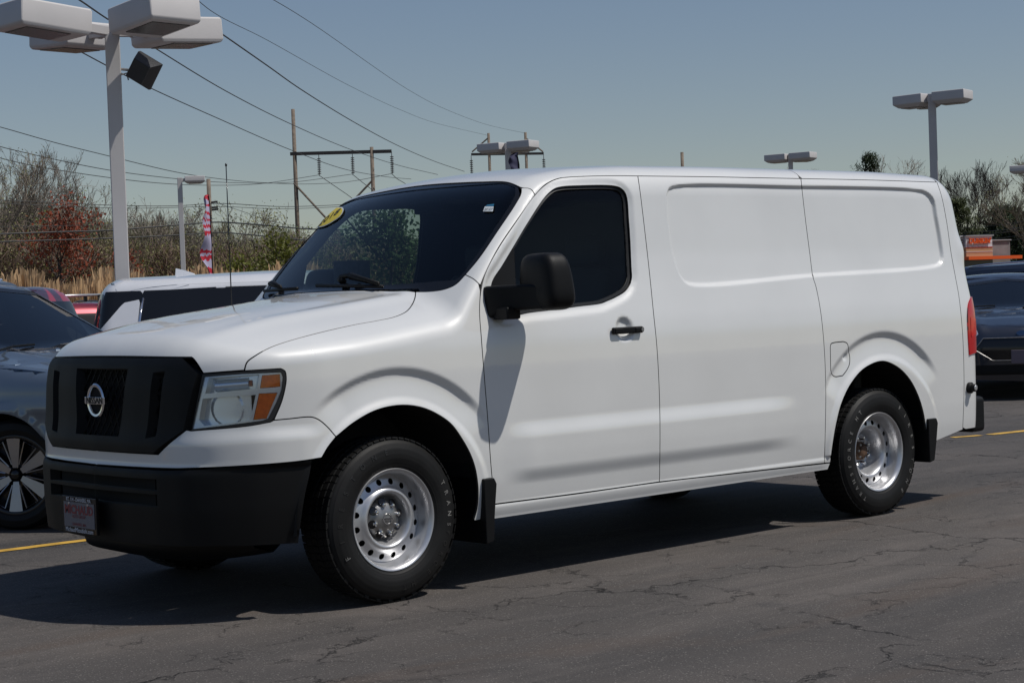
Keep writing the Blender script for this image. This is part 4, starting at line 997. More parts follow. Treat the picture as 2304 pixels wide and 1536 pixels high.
def util_pole(label, px, ty, D_, r_=.13, gear=False):
    g = on_ground(px, D_); h = at(px, ty, D_)[2]; t = thing('utility_pole', label, 'utility pole', (g[0], g[1], 0), 0, 'single wooden utility poles')
    mb = MB(); mb.tube([(0, 0, 0), (0, 0, h)], [r_*1.15, r_*.9], 10); mb.mk('pole', WOODP, t, True)
    if gear:
        rt = np.array([CR[0], CR[1], 0])
        for yy in (456, 468, 473):
            z_ = at(px, yy, D_)[2]; mb = MB(); mb.tube([(0, 0, z_), tuple(rt*.34+[0, 0, z_+.03])], .045, 6); mb.mk('bracket', ARMW, t)
    return t
util_pole('wooden utility pole standing behind the red and white feather flag', 484, 403, 72.5, .095, True)
util_pole('lone wooden pole top poking above the middle of the van roof', 1547, 343, 110, .11)
util_pole('thin distant utility pole at the left end of the low cables', -30, 380, 100, .12)

def wire(label, pts, r_, grp='overhead transmission wires', name='power_line'):
    if grp == 'low street cables in front of the woods': pts = [(a, b, c*.72) for a, b, c in pts]; r_ *= .85
    """pts: (px, py, depth) along the wire"""
    P = catmull([at(*p) for p in pts], 8); o0 = P[0].copy()
    mb = MB(); mb.tube(P-o0, r_, 4, cap=False); o = mb.mk(name, WIREM, None, True, loc=o0); tag(o, label, 'power line', grp); return o
wire('lowest of the three long wires slanting down behind the near light post', [(-60, -12, 38), (0, 18, 43), (240, 148, 60), (340, 199, 70), (480, 262, 84), (658, 339, 106), (780, 382, 122), (870, 398, 132), (925, 403, 140)], .022)
wire('middle of the three long slanting wires, crossing the nearer H-frame', [(120, -34, 38), (178, 0, 42), (240, 42, 47), (330, 97, 55), (508, 205, 75), (658, 281, 98), (790, 337, 120), (900, 373, 138), (985, 393, 150)], .022)
wire('uppermost dark wire slanting to the windscreen edge of the van roof', [(390, 5, 40), (470, 57, 46), (600, 147, 58), (675, 200, 68), (800, 277, 90), (900, 330, 112), (980, 364, 130), (1045, 386, 145)], .022)
wire('faint thin wire running to the left pole of the far H-frame', [(420, -22, 60), (475, 25, 66), (600, 90, 85), (780, 190, 120), (900, 247, 155), (980, 277, 175), (1098, 305, 195)], .014)
wire('faint thin wire running to the right pole of the far H-frame', [(560, -30, 60), (615, 0, 66), (700, 52, 80), (920, 203, 135), (1000, 245, 160), (1100, 282, 182), (1182, 300, 195)], .014)
wire('hanging wire to the left insulator of the nearer H-frame', [(-40, 345, 95), (60, 370, 98), (240, 399, 105), (370, 413, 112), (500, 417, 122), (600, 412, 132), (717, 394, 140)], .026)
wire('hanging wire to the middle insulator of the nearer H-frame', [(-40, 318, 95), (0, 330, 96), (120, 358, 100), (240, 382, 105), (375, 400, 112), (520, 411, 124), (658, 410, 134), (792.5, 392, 140)], .026)
wire('hanging wire to the right insulator of the nearer H-frame', [(-40, 276, 95), (0, 286, 96), (120, 320, 100), (240, 350, 105), (380, 384, 112), (490, 402, 122), (590, 411, 130), (700, 414, 136), (790, 408, 139), (881, 391, 140)], .026)
wire('span leaving the left insulator toward the far H-frame', [(717, 394, 140), (780, 437, 150), (860, 490, 160), (1060, 400, 195)], .026)
wire('span leaving the middle insulator toward the far H-frame', [(792.5, 392, 140), (832, 423, 150), (900, 470, 165), (1141, 398, 195)], .026)
wire('span leaving the right insulator toward the far H-frame', [(881, 391, 140), (903, 408, 150), (980, 440, 165), (1223, 396, 195)], .026)
LG = 'low street cables in front of the woods'
wire('upper one of the thin pair of street cables level with the pole brackets', [(-60, 447, 90), (100, 455, 93), (290, 463, 96), (400, 463, 98), (484, 458, 100), (640, 465, 108), (830, 458, 118)], .022, LG)
wire('lower one of the thin pair of street cables level with the pole brackets', [(-60, 455, 90), (100, 462, 93), (290, 468.5, 96), (484, 465, 100), (640, 470, 108), (830, 462, 118)], .018, LG)
wire('thick black street cable in front of the red-leaved tree', [(-60, 528, 90), (0, 526.5, 91), (130, 522, 93), (240, 518.5, 95), (290, 515, 96), (415, 505, 98), (484, 500, 100), (560, 504, 104), (690, 515, 112), (780, 517, 118)], .045, LG)
wire('lowest black street cable across the woods', [(-60, 546, 90), (0, 544, 91), (250, 536, 95), (415, 528, 98), (484, 523, 100), (560, 528, 104), (670, 539, 110), (780, 545, 118)], .038, LG)
wire('thin yellowish service line above the thick cable', [(-60, 511, 90), (0, 510, 91), (200, 507, 95), (345, 504, 98), (484, 492, 100)], .014, LG)
wire('thin line dropping to the right from the flag-side pole', [(484, 455, 100), (540, 474, 103), (620, 500, 108), (700, 514, 114)], .012, LG)
for i, (ya, yb2, r_) in enumerate(((512, 497, .018), (523, 510, .03), (529, 515, .03), (541, 527, .022), (552, 534, .022))):
    wire(['topmost cable beside the doughnut shop sign', 'second cable down beside the doughnut shop', 'third cable down beside the doughnut shop', 'fourth cable down, crossing the shop sign board', 'lowest cable beside the doughnut shop'][i],
         [(2100, ya+4, 150), (2180, ya, 150), (2250, (ya+yb2)/2+1.5, 140), (2350, yb2-5, 130)], r_, 'street cables by the doughnut shop')

# feather flags
def feather_flag(label, px, D_, y0, y1, width, m1, stripes=True):
    g = on_ground(px, D_); t = thing('feather_flag', label, 'flag', (g[0], g[1], 0), face(D_, px)+R(68 if stripes else 30))
    zt = at(px, y0, D_)[2]; zb = at(px, y1, D_)[2]; mb = MB(); mb.tube([(0, 0, 0), (0, 0, zt-.3), (-.04, 0, zt)], [.025, .02, .008], 6); mb.mk('flag_pole', BLACKP, t)
    n = 60; V = []; F = []; mi = []
    for k in range(n+1):
        u = k/n; z = zt-(zt-zb)*u; w_ = width*min(1, (u*6)**.6)*(1-.55*max(0, u-.35)/.65)
        for j in range(7):
            v = j/6; V.append((-w_*v-.02*math.sin(9*u), .09*math.sin(7*u+3*v)*v+.05*math.sin(17*u+2*v)*v, z+.05*v*math.sin(5*u)))
    for k in range(n):
        for j in range(6): F.append((k*7+j, k*7+j+1, (k+1)*7+j+1, (k+1)*7+j))
    o = mk('flag_cloth', V, F, m1, t, True)
    return t
def flag_mat():
    mt, nt, b = newmat('red_white_flag'); setp(b, rough=.8); tc = N(nt, 'ShaderNodeTexCoord'); sp = N(nt, 'ShaderNodeSeparateXYZ'); nt.links.new(tc.outputs['Generated'], sp.inputs[0])
    rp = N(nt, 'ShaderNodeValToRGB'); rp.color_ramp.interpolation = 'CONSTANT'; e = rp.color_ramp.elements
    W_, R_ = (.40, .37, .50, 1), (.42, .012, .03, 1)
    seq = [(0, W_), (.06, R_), (.13, W_), (.22, R_), (.27, W_), (.30, R_), (.34, W_), (.52, R_), (.565, W_), (.60, R_), (.64, W_), (.68, R_), (.71, W_), (.76, R_), (.80, W_), (.86, R_), (.885, W_), (.93, R_)]
    e[0].position = 0; e[0].color = seq[0][1]; e[1].position = seq[1][0]; e[1].color = seq[1][1]
    for p, c in seq[2:]: el = e.new(p); el.color = c
    # the big letters running down the cloth leave ragged edges to the bands
    nz = N(nt, 'ShaderNodeTexNoise', Scale=7., Detail=1.); nt.links.new(tc.outputs['Generated'], nz.inputs['Vector'])
    ad = N(nt, 'ShaderNodeMath', operation='MULTIPLY_ADD'); nt.links.new(nz.outputs[0], ad.inputs[0]); ad.inputs[1].default_value = .09; nt.links.new(sp.outputs[2], ad.inputs[2])
    sb = N(nt, 'ShaderNodeMath', operation='SUBTRACT'); nt.links.new(ad.outputs[0], sb.inputs[0]); sb.inputs[1].default_value = .045
    nt.links.new(sb.outputs[0], rp.inputs[0]); nt.links.new(rp.outputs[0], b.inputs['Base Color']); return mt
feather_flag('tall red and white feather flag beside the wooden utility pole', 487, 40, 438, 622, .50, flag_mat())
feather_flag('dark navy feather flag tip above the van cab roof', 1183, 43, 343, 420, .30, mat('navy_cloth', (.03, .03, .07), .8), False)
# ================================================================== OTHER CARS
TINT = glass('dark_tint_glass', (.05, .055, .06), .9)
TINTW = glass('car_windscreen_glass', (.42, .47, .50), 1.)
def car_wheel(parent, loc, r, side, style='alloy', rot=0., wd=.23):
    """side -1: outer face toward -y"""
    mb = MB(); k = r/.385*1.0; rr = r*.70
    prof = [(rr, .085), (rr+.012, .105), (r*.82, .118), (r*.93, .108), (r*.985, .085), (r, .06), (r, -.06), (r*.985, -.085), (r*.93, -.108), (rr, -.085)]
    t = MB().lathe(prof, (0, 0, 0), (0, side, 0), 48).mk('wheel', RUBBER, parent); autosmooth(t, 35); t.location = loc; t.rotation_euler = (0, rot*0, rot)
    MB().lathe([(rr+.008, .100), (rr-.004, .104), (rr-.016, .095), (rr-.022, .04), (rr-.02, -.06)], (0, 0, 0), (0, side, 0), 48).mk('rim', mat('rim_dark', (.015, .015, .017), .25), t, True)
    MB().lathe([(0, -.02), (rr-.02, -.02)], (0, 0, 0), (0, side, 0), 24).mk('brake_disc', BLACKG, t)
    m_ = mat('machined_alloy', (.36, .37, .40), .3, metal=.85); ns = 6 if style == 'alloy' else 5
    sp = None
    for i in range(ns):
        if sp is None:
            mb = MB(); V = []
            for (rad, w_, y_) in ((.045, .018, .075), (rr*.5, .030, .085), (rr-.014, .046, .097)):
                V += [(-w_, side*y_, rad), (w_, side*y_, rad), (w_*.8, side*(y_-.035), rad), (-w_*.8, side*(y_-.035), rad)]
            F = [(4*j+q, 4*j+(q+1) % 4, 4*(j+1)+(q+1) % 4, 4*(j+1)+q) for j in range(2) for q in range(4)]+[(3, 2, 1, 0), (8, 9, 10, 11)]
            sp = mk('spoke', V, F, m_, t); s_ = sp
        else: s_ = sp.copy(); COL.objects.link(s_); s_.parent = t
        s_.rotation_euler = (0, 2*math.pi*i/ns, 0)
    if style == 'alloy':   # thin V pairs between the broad spokes
        tv = None
        for i in range(ns):
            if tv is None:
                mb = MB(); mb.tube([(-.012, side*.075, .07), (-.045, side*.092, rr-.03), (.045, side*.092, rr-.03), (.012, side*.075, .07)], .0055, 5); tv = mb.mk('spoke', m_, t); s_ = tv
            else: s_ = tv.copy(); COL.objects.link(s_); s_.parent = t
            s_.rotation_euler = (0, 2*math.pi*(i+.5)/ns, 0)
    MB().lathe([(0, .092), (.025, .09), (.032, .082), (.034, .03)], (0, 0, 0), (0, side, 0), 20).mk('hub_cap', BLACKG, t, True)
    return t
def car(label, cat, loc, head, col, L=4.6, W=1.86, H=1.68, hood=1.02, cowl=1.10, belt=1.02, wsx=(1.02, .10), wr=.355, tail=(-1.95, -2.15), metal=.5, rails=True, band=None, front='plain', sunvis=False, name='parked_car', group='cars parked round the lot', style='alloy', blackp=False, steer=0., chrome=False, cross=False, fin=False, simple=False):
    t = thing(name, label, cat, loc, 0, group); t.rotation_euler = (0, 0, head)
    PT = paint('car_paint_%d' % len([1 for k in MATS if k.startswith('car_paint')]), col, metal=metal, rough=.35)
    hw = W/2; xf, xb = L/2, -L/2; ax = L*.29
    w_ = tab([.15, .35, .7, .95, belt, belt+.08, H-.12, H+.1], [hw-.06, hw-.01, hw, hw-.01, hw-.05, hw-.09, hw-.26, hw-.34], .03)
    hd = tab([wsx[0]-.6, wsx[0]+.1, xf-.5, xf-.05, xf+.3], [cowl+.09, cowl+.005, hood+.015, hood-.11, hood-.28], .05)
    rf = tab([xb-.2, xb+.3, -.5, wsx[1]+.05, wsx[0]], [H-.10, H-.035, H, H-.02, H-.10], .08)
    pf = tab([0, .5, .7, .85, hw], [0, .05, .13, .28, .5], .04)
    xr = tab([.2, .8, belt, H-.15, H+.1], [xb, xb, xb+.05, xb+abs(tail[0]-tail[1])+.08, xb+.5], .05)
    def f(P):
        x, y, z = P.T; ay = np.abs(y); ac = np.minimum(ay, hw)
        side = ay-(w_(z)-.10*sst(x, xf-1.0, xf)-.06*sst(-x, -xb-1.0, -xb)+.012*np.exp(-((z-.80)/.05)**2))
        for xc in (ax, -ax):
            r_ = np.hypot(x-xc, z-wr); side = side-.016*(1-sst(r_, wr+.05, wr+.10))
        side = side+.010*np.exp(-((z-.55)/.10)**2)
        ho = (z-(hd(x)-.05*(ac/hw)**2+.02*np.exp(-((ac-.5)/.08)**2)))*.97
        sl = (wsx[0]-wsx[1])/(H-.06-cowl); ws = ((wsx[0]-(z-cowl)*sl-.13*(ac/hw)**2)-x)*-1/math.hypot(1, sl)
        cab = smax(ws, z-(rf(x)-.05*(ac/.7)**2), .08)
        top = smin(ho, cab, .05); g = smax(side, top, .07+.05*sst(z, belt, H))
        g = smax(g, (x-(xf-pf(ac)-.10*sst(z, .6, hood)-.03*sst(-z, -.35, -.2)))*.9, .10)
        return smax(g, (xr(z)-x+.20*(ac/hw)**4)*.95, .10)
    K = Skin(f); ds = .05
    def arch(xc, n=24): return [(xc+(wr+.045)*math.cos(a), (wr+.045)*math.sin(a)+wr) for a in np.linspace(math.pi+.25, -.25, n)]
    topc = [(xf-.34, hood-.085), (wsx[0]+.2, cowl+.0), (wsx[0]-.13, cowl+.055), (wsx[1]+.03, H-.13), (wsx[1]-.2, H-.09), (-.8, H-.08), (tail[0]+.15, H-.13), (tail[1]+.12, belt+.12), (tail[1]+.06, belt-.05)]
    out = [(xf-.34, .24)]+[topc[0]]+topc[1:]+[(xb+.18, .28), (-ax-wr-.05, .24)]+arch(-ax)+[(ax-wr-.05, .20)]+arch(ax)+[(ax+wr+.05, .22)]
    out = out[:-1]; OP = np.array([(x, -hw, z) for x, z in resample(np.array(out+[out[0]]), .05)[:-1]])
    g0, g1 = belt+.045, H-.165; sl = (wsx[0]-wsx[1])/(H-.06-cowl)
    xw = lambda z: wsx[0]-(z-cowl)*sl-.30
    xe = tail[0]+.28; cuts = [xw(g0)-.02, wsx[1]-.42, wsx[1]-1.42, xe]
    wins = []
    for i in range(3):
        a, b = cuts[i], cuts[i+1]; ga, gb_ = (xw(g1), b+.035) if i == 0 else (a-.035, b+.035)
        if i == 0: q = [(a, g0), (max(xw(g1), b+.1), g1), (b+.035, g1), (b+.035, g0)]
        elif i == 1: q = [(a-.035, g0), (a-.035, g1), (b+.035, g1), (b+.035, g0)]
        else: q = [(a-.035, g0), (a-.035, g1), (b+.20, g1-.02), (b, g0+.14), (b+.05, g0)]
        q = resample(np.array(q+[q[0]]), .05)[:-1]; wins.append(np.array([(x, -hw, z) for x, z in q]))
    def both(o): mirror_y(o)
    bs = K.panel('body_side', None, (0, 1, 0), PT, t, raw=OP, holes=wins, ds=ds, flange=.05, inset=0); both(bs)
    for q in wins:
        o = K.panel('side_window', None, (0, 1, 0), TINT, t, raw=q, off=.006, ds=.09, flange=0, inset=-.004); both(o)
    # door shut lines
    if not simple:
        for xx in (cuts[1], cuts[2]):
            q = np.array([(xx+s_*.0035, -hw, z) for s_, z in [(1, .30), (1, g0-.01), (-1, g0-.01), (-1, .30)]]); K.panel('shut_line', None, (0, 1, 0), SEAL_SHADE, t, raw=q, off=-.001, ds=.08, flange=0, inset=0)
    yy = hw-.20
    def topP(name_, pts, m_, d, **k):
        return K.panel(name_, None, d, m_, t, raw=np.array([(x, y, 0) for x, y in resample(np.array(pts+[pts[0]]), .05)[:-1]]), ds=ds+.01, flange=k.pop('fl', .03), inset=k.pop('ins', .002), **k)
    topP('hood', [(wsx[0]+.04, -hw+.07), (xf-.50, -hw+.13), (xf-.26, -hw+.30), (xf-.13, 0), (xf-.26, hw-.30), (xf-.50, hw-.13), (wsx[0]+.04, hw-.07), (wsx[0]+.15, 0)], PT, (0, 0, -1))
    rb_ = xb+.13+abs(tail[0]-tail[1])
    topP('roof', [(wsx[1]-.12, -hw+.25), (rb_+.10, -hw+.27), (rb_, 0), (rb_+.10, hw-.27), (wsx[1]-.12, hw-.25), (wsx[1]+.0, 0)], PT, (0, 0, -1), start=1., off=-.002)
    zz = lambda z: wsx[0]-(z-cowl)*sl
    def yz(name_, pts, m_, d, **k):
        P = np.array([(0, y, z) for y, z in resample(np.array(pts+[pts[0]]), .05)[:-1]]); P[:, 0] = k.pop('x', 0)
        return K.panel(name_, None, d, m_, t, raw=P, ds=k.pop('ds', ds), flange=k.pop('fl', .02), inset=k.pop('ins', .002), **k)
    wso = [(-hw+.15, cowl+.03), (-hw+.33, H-.13), (0, H-.07), (hw-.33, H-.13), (hw-.15, cowl+.03), (0, cowl-.0)]
    cowlp = [(-hw+.10, cowl-.05), (-hw+.15, cowl+.03), (-hw+.33, H-.13), (0, H-.065), (hw-.33, H-.13), (hw-.15, cowl+.03), (hw-.10, cowl-.05), (0, cowl-.02)]
    yz('windscreen', wso, TINTW, (-1, 0, 0), off=-.003, fl=0, x=2)
    q = np.array([(0, y, z) for y, z in resample(np.array(wso+[wso[0]]), .05)[:-1]]); q[:, 0] = 2
    so_ = [(-hw+.06, cowl-.06), (-hw+.28, H-.10), (0, H-.035), (hw-.28, H-.10), (hw-.06, cowl-.06), (0, cowl-.03)]
    yz('windscreen_frame', so_, PT if not blackp else BLACKG, (-1, 0, 0), holes=[inset_yz(q, .022)], off=-.002, x=2)
    yz('windscreen_seal', wso, BLACKG, (-1, 0, 0), holes=[inset_yz(q, .035)], off=-.006, x=2, fl=.01)
    for s_ in (-1, 1):
        for o_ in (.40,):
            mb = MB(); P = march(f, np.array([[4, s_*.1+o_*0+dy, z] for dy, z in ((.0, cowl+.02), (.22, cowl+.045), (.45, cowl+.05))]), np.array([[-1., 0, 0]])); P += [.02, (-.55 if s_ < 0 else .02), .015]; mb.tube(P, .009, 5); mb.mk('wiper', BLACKP, t)
    yz('rear_window', [(-hw+.25, belt+.03), (-hw+.36, H-.20), (hw-.36, H-.20), (hw-.25, belt+.03)], BLACKG, (1, 0, 0), off=-.003, x=-2, fl=.01)
    yz('tailgate', [(-hw+.10, .30), (-hw+.06, belt), (-hw+.26, H-.12), (0, H-.05), (hw-.26, H-.12), (hw-.06, belt), (hw-.10, .30)], PT, (1, 0, 0), x=-2, fl=.03)
    for s_ in (-1, 1):
        a = sorted((s_*(hw-.36), s_*(hw-.10))); yz('tail_light', [(a[0], .82), (a[0], .97), (a[1], .97), (a[1], .82)], REDL, (1, 0, 0), off=-.012, x=-2, fl=.03)
    if chrome: yz('rear_trim', [(-.4, .80), (-.4, .83), (.4, .83), (.4, .80)], CHROME, (1, 0, 0), off=-.014, x=-2)
    # nose
    noseh = hood-.06
    nb = yz('nose', [(-hw+.10, .26), (-hw+.07, noseh-.06), (-hw+.22, noseh+.01), (0, noseh+.02), (hw-.22, noseh+.01), (hw-.07, noseh-.06), (hw-.10, .26), (0, .22)], PT, (-1, 0, 0), x=2)
    for s_ in (-1, 1):
        pts = [(s_*(hw-.04), noseh-.03), (s_*(hw-.10), noseh-.12), (s_*.50, noseh-.13), (s_*.52, noseh-.06)]
        h_ = yz('headlight', pts if s_ > 0 else pts[::-1], SILV, (-1, 0, 0), off=-.003, x=2, fl=.02, ds=.04)
    ga = .46
    gp = [(-ga, noseh-.16), (-ga-.10, noseh-.29), (-ga+.10, noseh-.42), (ga-.10, noseh-.42), (ga+.10, noseh-.29), (ga, noseh-.16)]
    gq = np.array([(2, y, z) for y, z in resample(np.array(gp+[gp[0]]), .04)[:-1]])
    yz('grille', gp, BLACKG, (-1, 0, 0), off=-.004, x=2, ds=.04)
    rp_ = march(f, np.array([(4, y, z) for _, y, z in gq]), np.array([[-1., 0, 0]]))+[.010, 0, 0]
    mb = MB(); mb.tube(np.vstack([rp_, rp_[:1]]), .006, 5, cap=False); mb.mk('grille_trim', STEELD, t, True)
    yz('lower_intake', [(-.62, .30), (-.70, .42), (.70, .42), (.62, .30)], BLACKP, (-1, 0, 0), off=-.004, x=2, ds=.06)
    if front == 'oval':
        p_ = march(f, np.array([[4, 0, noseh-.11]]), np.array([[-1., 0, 0]]))[0]; ov = MB(); V = [p_+[.012, .085*math.cos(a), .034*math.sin(a)] for a in np.linspace(0, 2*math.pi, 24, endpoint=False)]
        mk('nose_badge', V+[v+[-.02, 0, 0] for v in V], [tuple(range(24))]+[(k, 24+k, 24+(k+1) % 24, (k+1) % 24) for k in range(24)], mat('badge_blue', (.05, .12, .30), .2, metal=.5), t)
        p_ = march(f, np.array([[4, 0, noseh-.32]]), np.array([[-1., 0, 0]]))[0]; bevel(MB().box(p_+[.015, 0, -.06], (.008, .155, .078)).mk('front_plate', mat('plate_dim', (.10, .08, .11), .5), t), .004)
    # roof rails, mirrors, wheels, floor
    if rails:
        for s_ in (-1, 1):
            P = march(f, np.array([[x, s_*(hw-.34), 3] for x in np.linspace(wsx[1]-.25, xb+.55, 12)]), np.array([[0, 0, -1.]])); P[:, 2] += .045*np.sin(np.linspace(.12, math.pi-.12, 12))**.35; MB().tube(P, .015, 8).mk('roof_rail', CHROME if chrome or rails == 'silver' else BLACKG, t, True)
    if cross:
        for xx in (-.3, -1.1):
            z_ = H+.10; mb = MB(); mb.tube([(xx, -hw+.28, z_), (xx, hw-.28, z_)], .022, 6); o = mb.mk('roof_bar', STEEL, t, True)
            for s_ in (-1, 1): MB().box((xx, s_*(hw-.36), z_-.05), (.03, .02, .05)).mk('bar_foot', BLACKP, o)
    for s_ in (-1, 1):
        V, F = superbox((zz(cowl)-.42, s_*(hw+.07), cowl+.03), (.07, .11, .075), [np.array([1, 0, 0.]), np.array([0, 1., 0]), np.array([0, 0, 1.])], 4., 10); o = mk('wing_mirror', V, F, PT, t, True)
    for xc in (ax, -ax):
        for s_ in (-1, 1): car_wheel(t, (xc, s_*(hw-.13), wr), wr, s_, style, steer if xc > 0 else 0)
        for s_ in (-1, 1):
            V = []; n = 14
            for k in range(n+1):
                a = R(-20)+R(220)*k/n
                for y_ in (s_*(hw-.02), s_*(hw-.42)): V.append((xc+(wr+.05)*math.cos(a), y_, wr+(wr+.05)*math.sin(a)))
            mk('wheel_housing', V, [(2*k, 2*k+2, 2*k+3, 2*k+1) for k in range(n)]+[tuple(2*k+1 for k in range(n+1))], DARK, t)
    MB().box((0, 0, .34), (L/2-.35, hw-.42, .10)).mk('underbody', DARK, t)
    MB().box((wsx[0]-.35, 0, cowl-.10), (.30, hw-.2, .09)).mk('dashboard', CHARCOAL, t)
    for s_ in (-1, 1): bevel(MB().box((-.20, s_*.38, 1.06), (.08, .24, .28)).mk('seat_back', CHARCOAL, t), .04)
    MB().box((-.2, 0, .60), (1.6, hw-.12, .04)).mk('cabin_floor', DARK, t)
    return t, f, K, PT
def inset_yz(P, a):
    q = inset2(P[:, [1, 2]], a); return np.stack([P[:, 0], q[:, 0], q[:, 1]], 1)
def view_dir(px): v = ray(px, 700)[:2]; return v/np.linalg.norm(v)
def place_end(px, D_, h, back):  # body centre so that the point `back` metres along the heading is in column px
    g = on_ground(px, D_)[:2]; return (*(g-np.array(h)*back), 0)
# blue car at the left edge, nose toward the camera's right
vd = view_dir(47); rv = np.array([vd[1], -vd[0]]); h_ = math.cos(R(46))*rv-math.sin(R(46))*vd; rgt = np.array([h_[1], -h_[0]])
wc = on_ground(50, 11.55)[:2]; cc = wc-h_*1.33-rgt*.80
t, f, K, PT = car('slate blue SUV with dark windscreen and split-spoke wheel at the left edge', 'car', (cc[0], cc[1], 0), math.atan2(h_[1], h_[0]), (.12, .155, .20), L=4.6, W=1.86, H=1.71, hood=1.03, cowl=1.13, wsx=(.98, .02), wr=.362, metal=.6, rails='silver', steer=R(24), name='parked_suv')
# white SUV behind, side on
h_ = np.array([.88, -.475]); h_ /= np.linalg.norm(h_)
t, f, K, PT = car('large pearl white SUV with black windows and roof fin behind the van bonnet', 'car', place_end(203, 18.9, h_, -2.5), math.atan2(h_[1], h_[0]), (.62, .63, .66), L=5.0, W=1.95, H=1.80, hood=1.12, cowl=1.2, belt=1.10, wsx=(1.15, .32), wr=.39, tail=(-2.30, -2.40), metal=.1, rails=False, name='parked_suv', blackp=True)
hw = .975
def sidep(name_, pts, m_, off, fl=0, ds=.06):
    q = resample(np.array(pts+[pts[0]]), .05)[:-1]; return K.panel(name_, None, (0, 1, 0), m_, t, raw=np.array([(x, -hw, z) for x, z in q]), off=off, flange=fl, inset=0, ds=ds)
sidep('rear_side_panel', [(-2.43, 1.14), (-2.10, 1.50), (-1.93, 1.53), (-1.99, 1.14)], PT, -.016, .012, .03)
MB().tube(march(f, np.array([(-1.985, -2.5, 1.12), (-1.95, -2.5, 1.30), (-1.90, -2.5, 1.54)]), np.array([[0, 1., 0]]))-[0, .014, 0], .014, 6).mk('window_trim', CHROME, t, True)
sidep('window_band', [(1.02, 1.14), (-1.97, 1.12), (-1.90, 1.62), (.2, 1.63), (.30, 1.61), (.86, 1.18)], BLACKG, -.006)
sidep('window_band', [(-2.44, 1.15), (-2.28, 1.62), (-1.90, 1.62), (-1.97, 1.12)], BLACKG, -.0065, ds=.03)
p_ = march(f, np.array([[-1.45, 0, 3.]]), np.array([[0, 0, -1.]]))[0]
V = []
for k in range(9):
    u = k/8; hgt = .075*(1-u)**.7+.004; wd_k = .028*(1-.4*u)
    V += [p_+[-.08+.22*u, -wd_k, -.02], p_+[-.08+.22*u, wd_k, -.02], p_+[-.07+.21*u, .006, hgt], p_+[-.07+.21*u, -.006, hgt]]
mk('roof_fin', V, [(4*k+q_, 4*k+(q_+1) % 4, 4*k+4+(q_+1) % 4, 4*k+4+q_) for k in range(8) for q_ in range(4)]+[(3, 2, 1, 0)], PT, t)
# red cars beyond
vd = view_dir(120); rv = np.array([vd[1], -vd[0]]); h_ = -rv*.93+vd*.37
car('bright red hatchback roof just right of the blue SUV roof', 'car', place_end(176, 20, h_/np.linalg.norm(h_), -2.15), math.atan2(h_[1], h_[0]), (.42, .008, .018), L=4.4, H=1.76, metal=.3, rails=False, simple=True, name='parked_suv', style='five')
vd = view_dir(195); h_ = vd*.96+np.array([vd[1], -vd[0]])*-.28; g = on_ground(193, 28)
t, f, K, PT = car('dark red SUV with silver roof bars seen from behind', 'car', (g[0]+h_[0]*2, g[1]+h_[1]*2, 0), math.atan2(h_[1], h_[0]), (.22, .012, .025), L=4.5, W=1.84, H=1.62, metal=.4, rails=False, cross=True, simple=True, name='parked_suv', style='five')
P = march(f, np.array([[-4, -.55, 1.22], [-4, -.42, 1.22], [-4, -.42, 1.31], [-4, -.55, 1.31]]), np.array([[1., 0, 0]]))-[.012, 0, 0]; mk('window_sticker', P, [(3, 2, 1, 0)], PALE, t)
vd = view_dir(232); g = on_ground(236, 33); car('dark navy car roof squeezed between the red SUV and the white SUV', 'car', (g[0], g[1], 0), math.atan2(vd[1], vd[0])+.35, (.02, .025, .035), H=1.66, metal=.3, simple=True, name='parked_car', style='five')
# right-hand group behind the van tail
vd = view_dir(2306); h_ = -vd*.995+np.array([vd[1], -vd[0]])*.10; g = on_ground(2309, 20.4); cc = g[:2]-h_*2.25
car('black hatchback facing the camera at the right edge, half hidden by the van tail', 'car', (cc[0], cc[1], 0), math.atan2(h_[1], h_[0]), (.010, .013, .024), L=4.5, W=1.84, H=1.50, hood=.95, cowl=1.03, belt=.96, wsx=(.95, -.02), metal=.25, rails=False, front='oval', name='parked_car')
vd = view_dir(2200); rv = np.array([vd[1], -vd[0]]); h_ = rv*.93-vd*.36; car('dark blue SUV with roof rails, side on, in front of the doughnut shop', 'car', place_end(2152, 29, h_, -2.3), math.atan2(h_[1], h_[0]), (.016, .022, .04), L=4.7, H=1.70, metal=.4, rails='silver', name='parked_suv', style='five')
vd = view_dir(2300); h_ = -vd; g = on_ground(2322, 26.5); car('maroon car peeping over the black hatchback at the right edge', 'car', (g[0], g[1], 0), math.atan2(h_[1], h_[0])+.3, (.20, .02, .035), L=4.5, H=1.475, hood=.95, cowl=1.03, belt=.96, metal=.4, rails=False, simple=True, name='parked_car', style='five')

# ================================================================== DOUGHNUT SHOP
D_ = 200.; e = view_dir(2200); rt = np.array([e[1], -e[0], 0]); bkv = np.array([e[0], e[1], 0]); s_ = CAM_F/D_
g = on_ground(2205, D_); t = thing('doughnut_shop', 'pale shop with orange letters on its sign tower and an orange awning', 'building', (g[0], g[1], 0), math.atan2(rt[1], rt[0])+.72)
bx = lambda px: (px-2205)/s_*1.34; bz = lambda py: (637-py)/s_+1.38
def bbox(name_, px0, px1, y0, y1, dy0, dy1, m_): return MB().box(((bx(px0)+bx(px1))/2, (dy0+dy1)/2, (bz(y0)+bz(y1))/2), (abs(bx(px1)-bx(px0))/2, (dy1-dy0)/2, abs(bz(y1)-bz(y0))/2)).mk(name_, m_, t)
WS = mat('shop_white', (.62, .63, .66), .7); TAN = mat('shop_tan', (.46, .30, .17), .8); GRY = mat('shop_grey', (.20, .19, .19), .8, var=.15, vscale=1.); ORG = mat('shop_orange', (.75, .10, .008), .5)
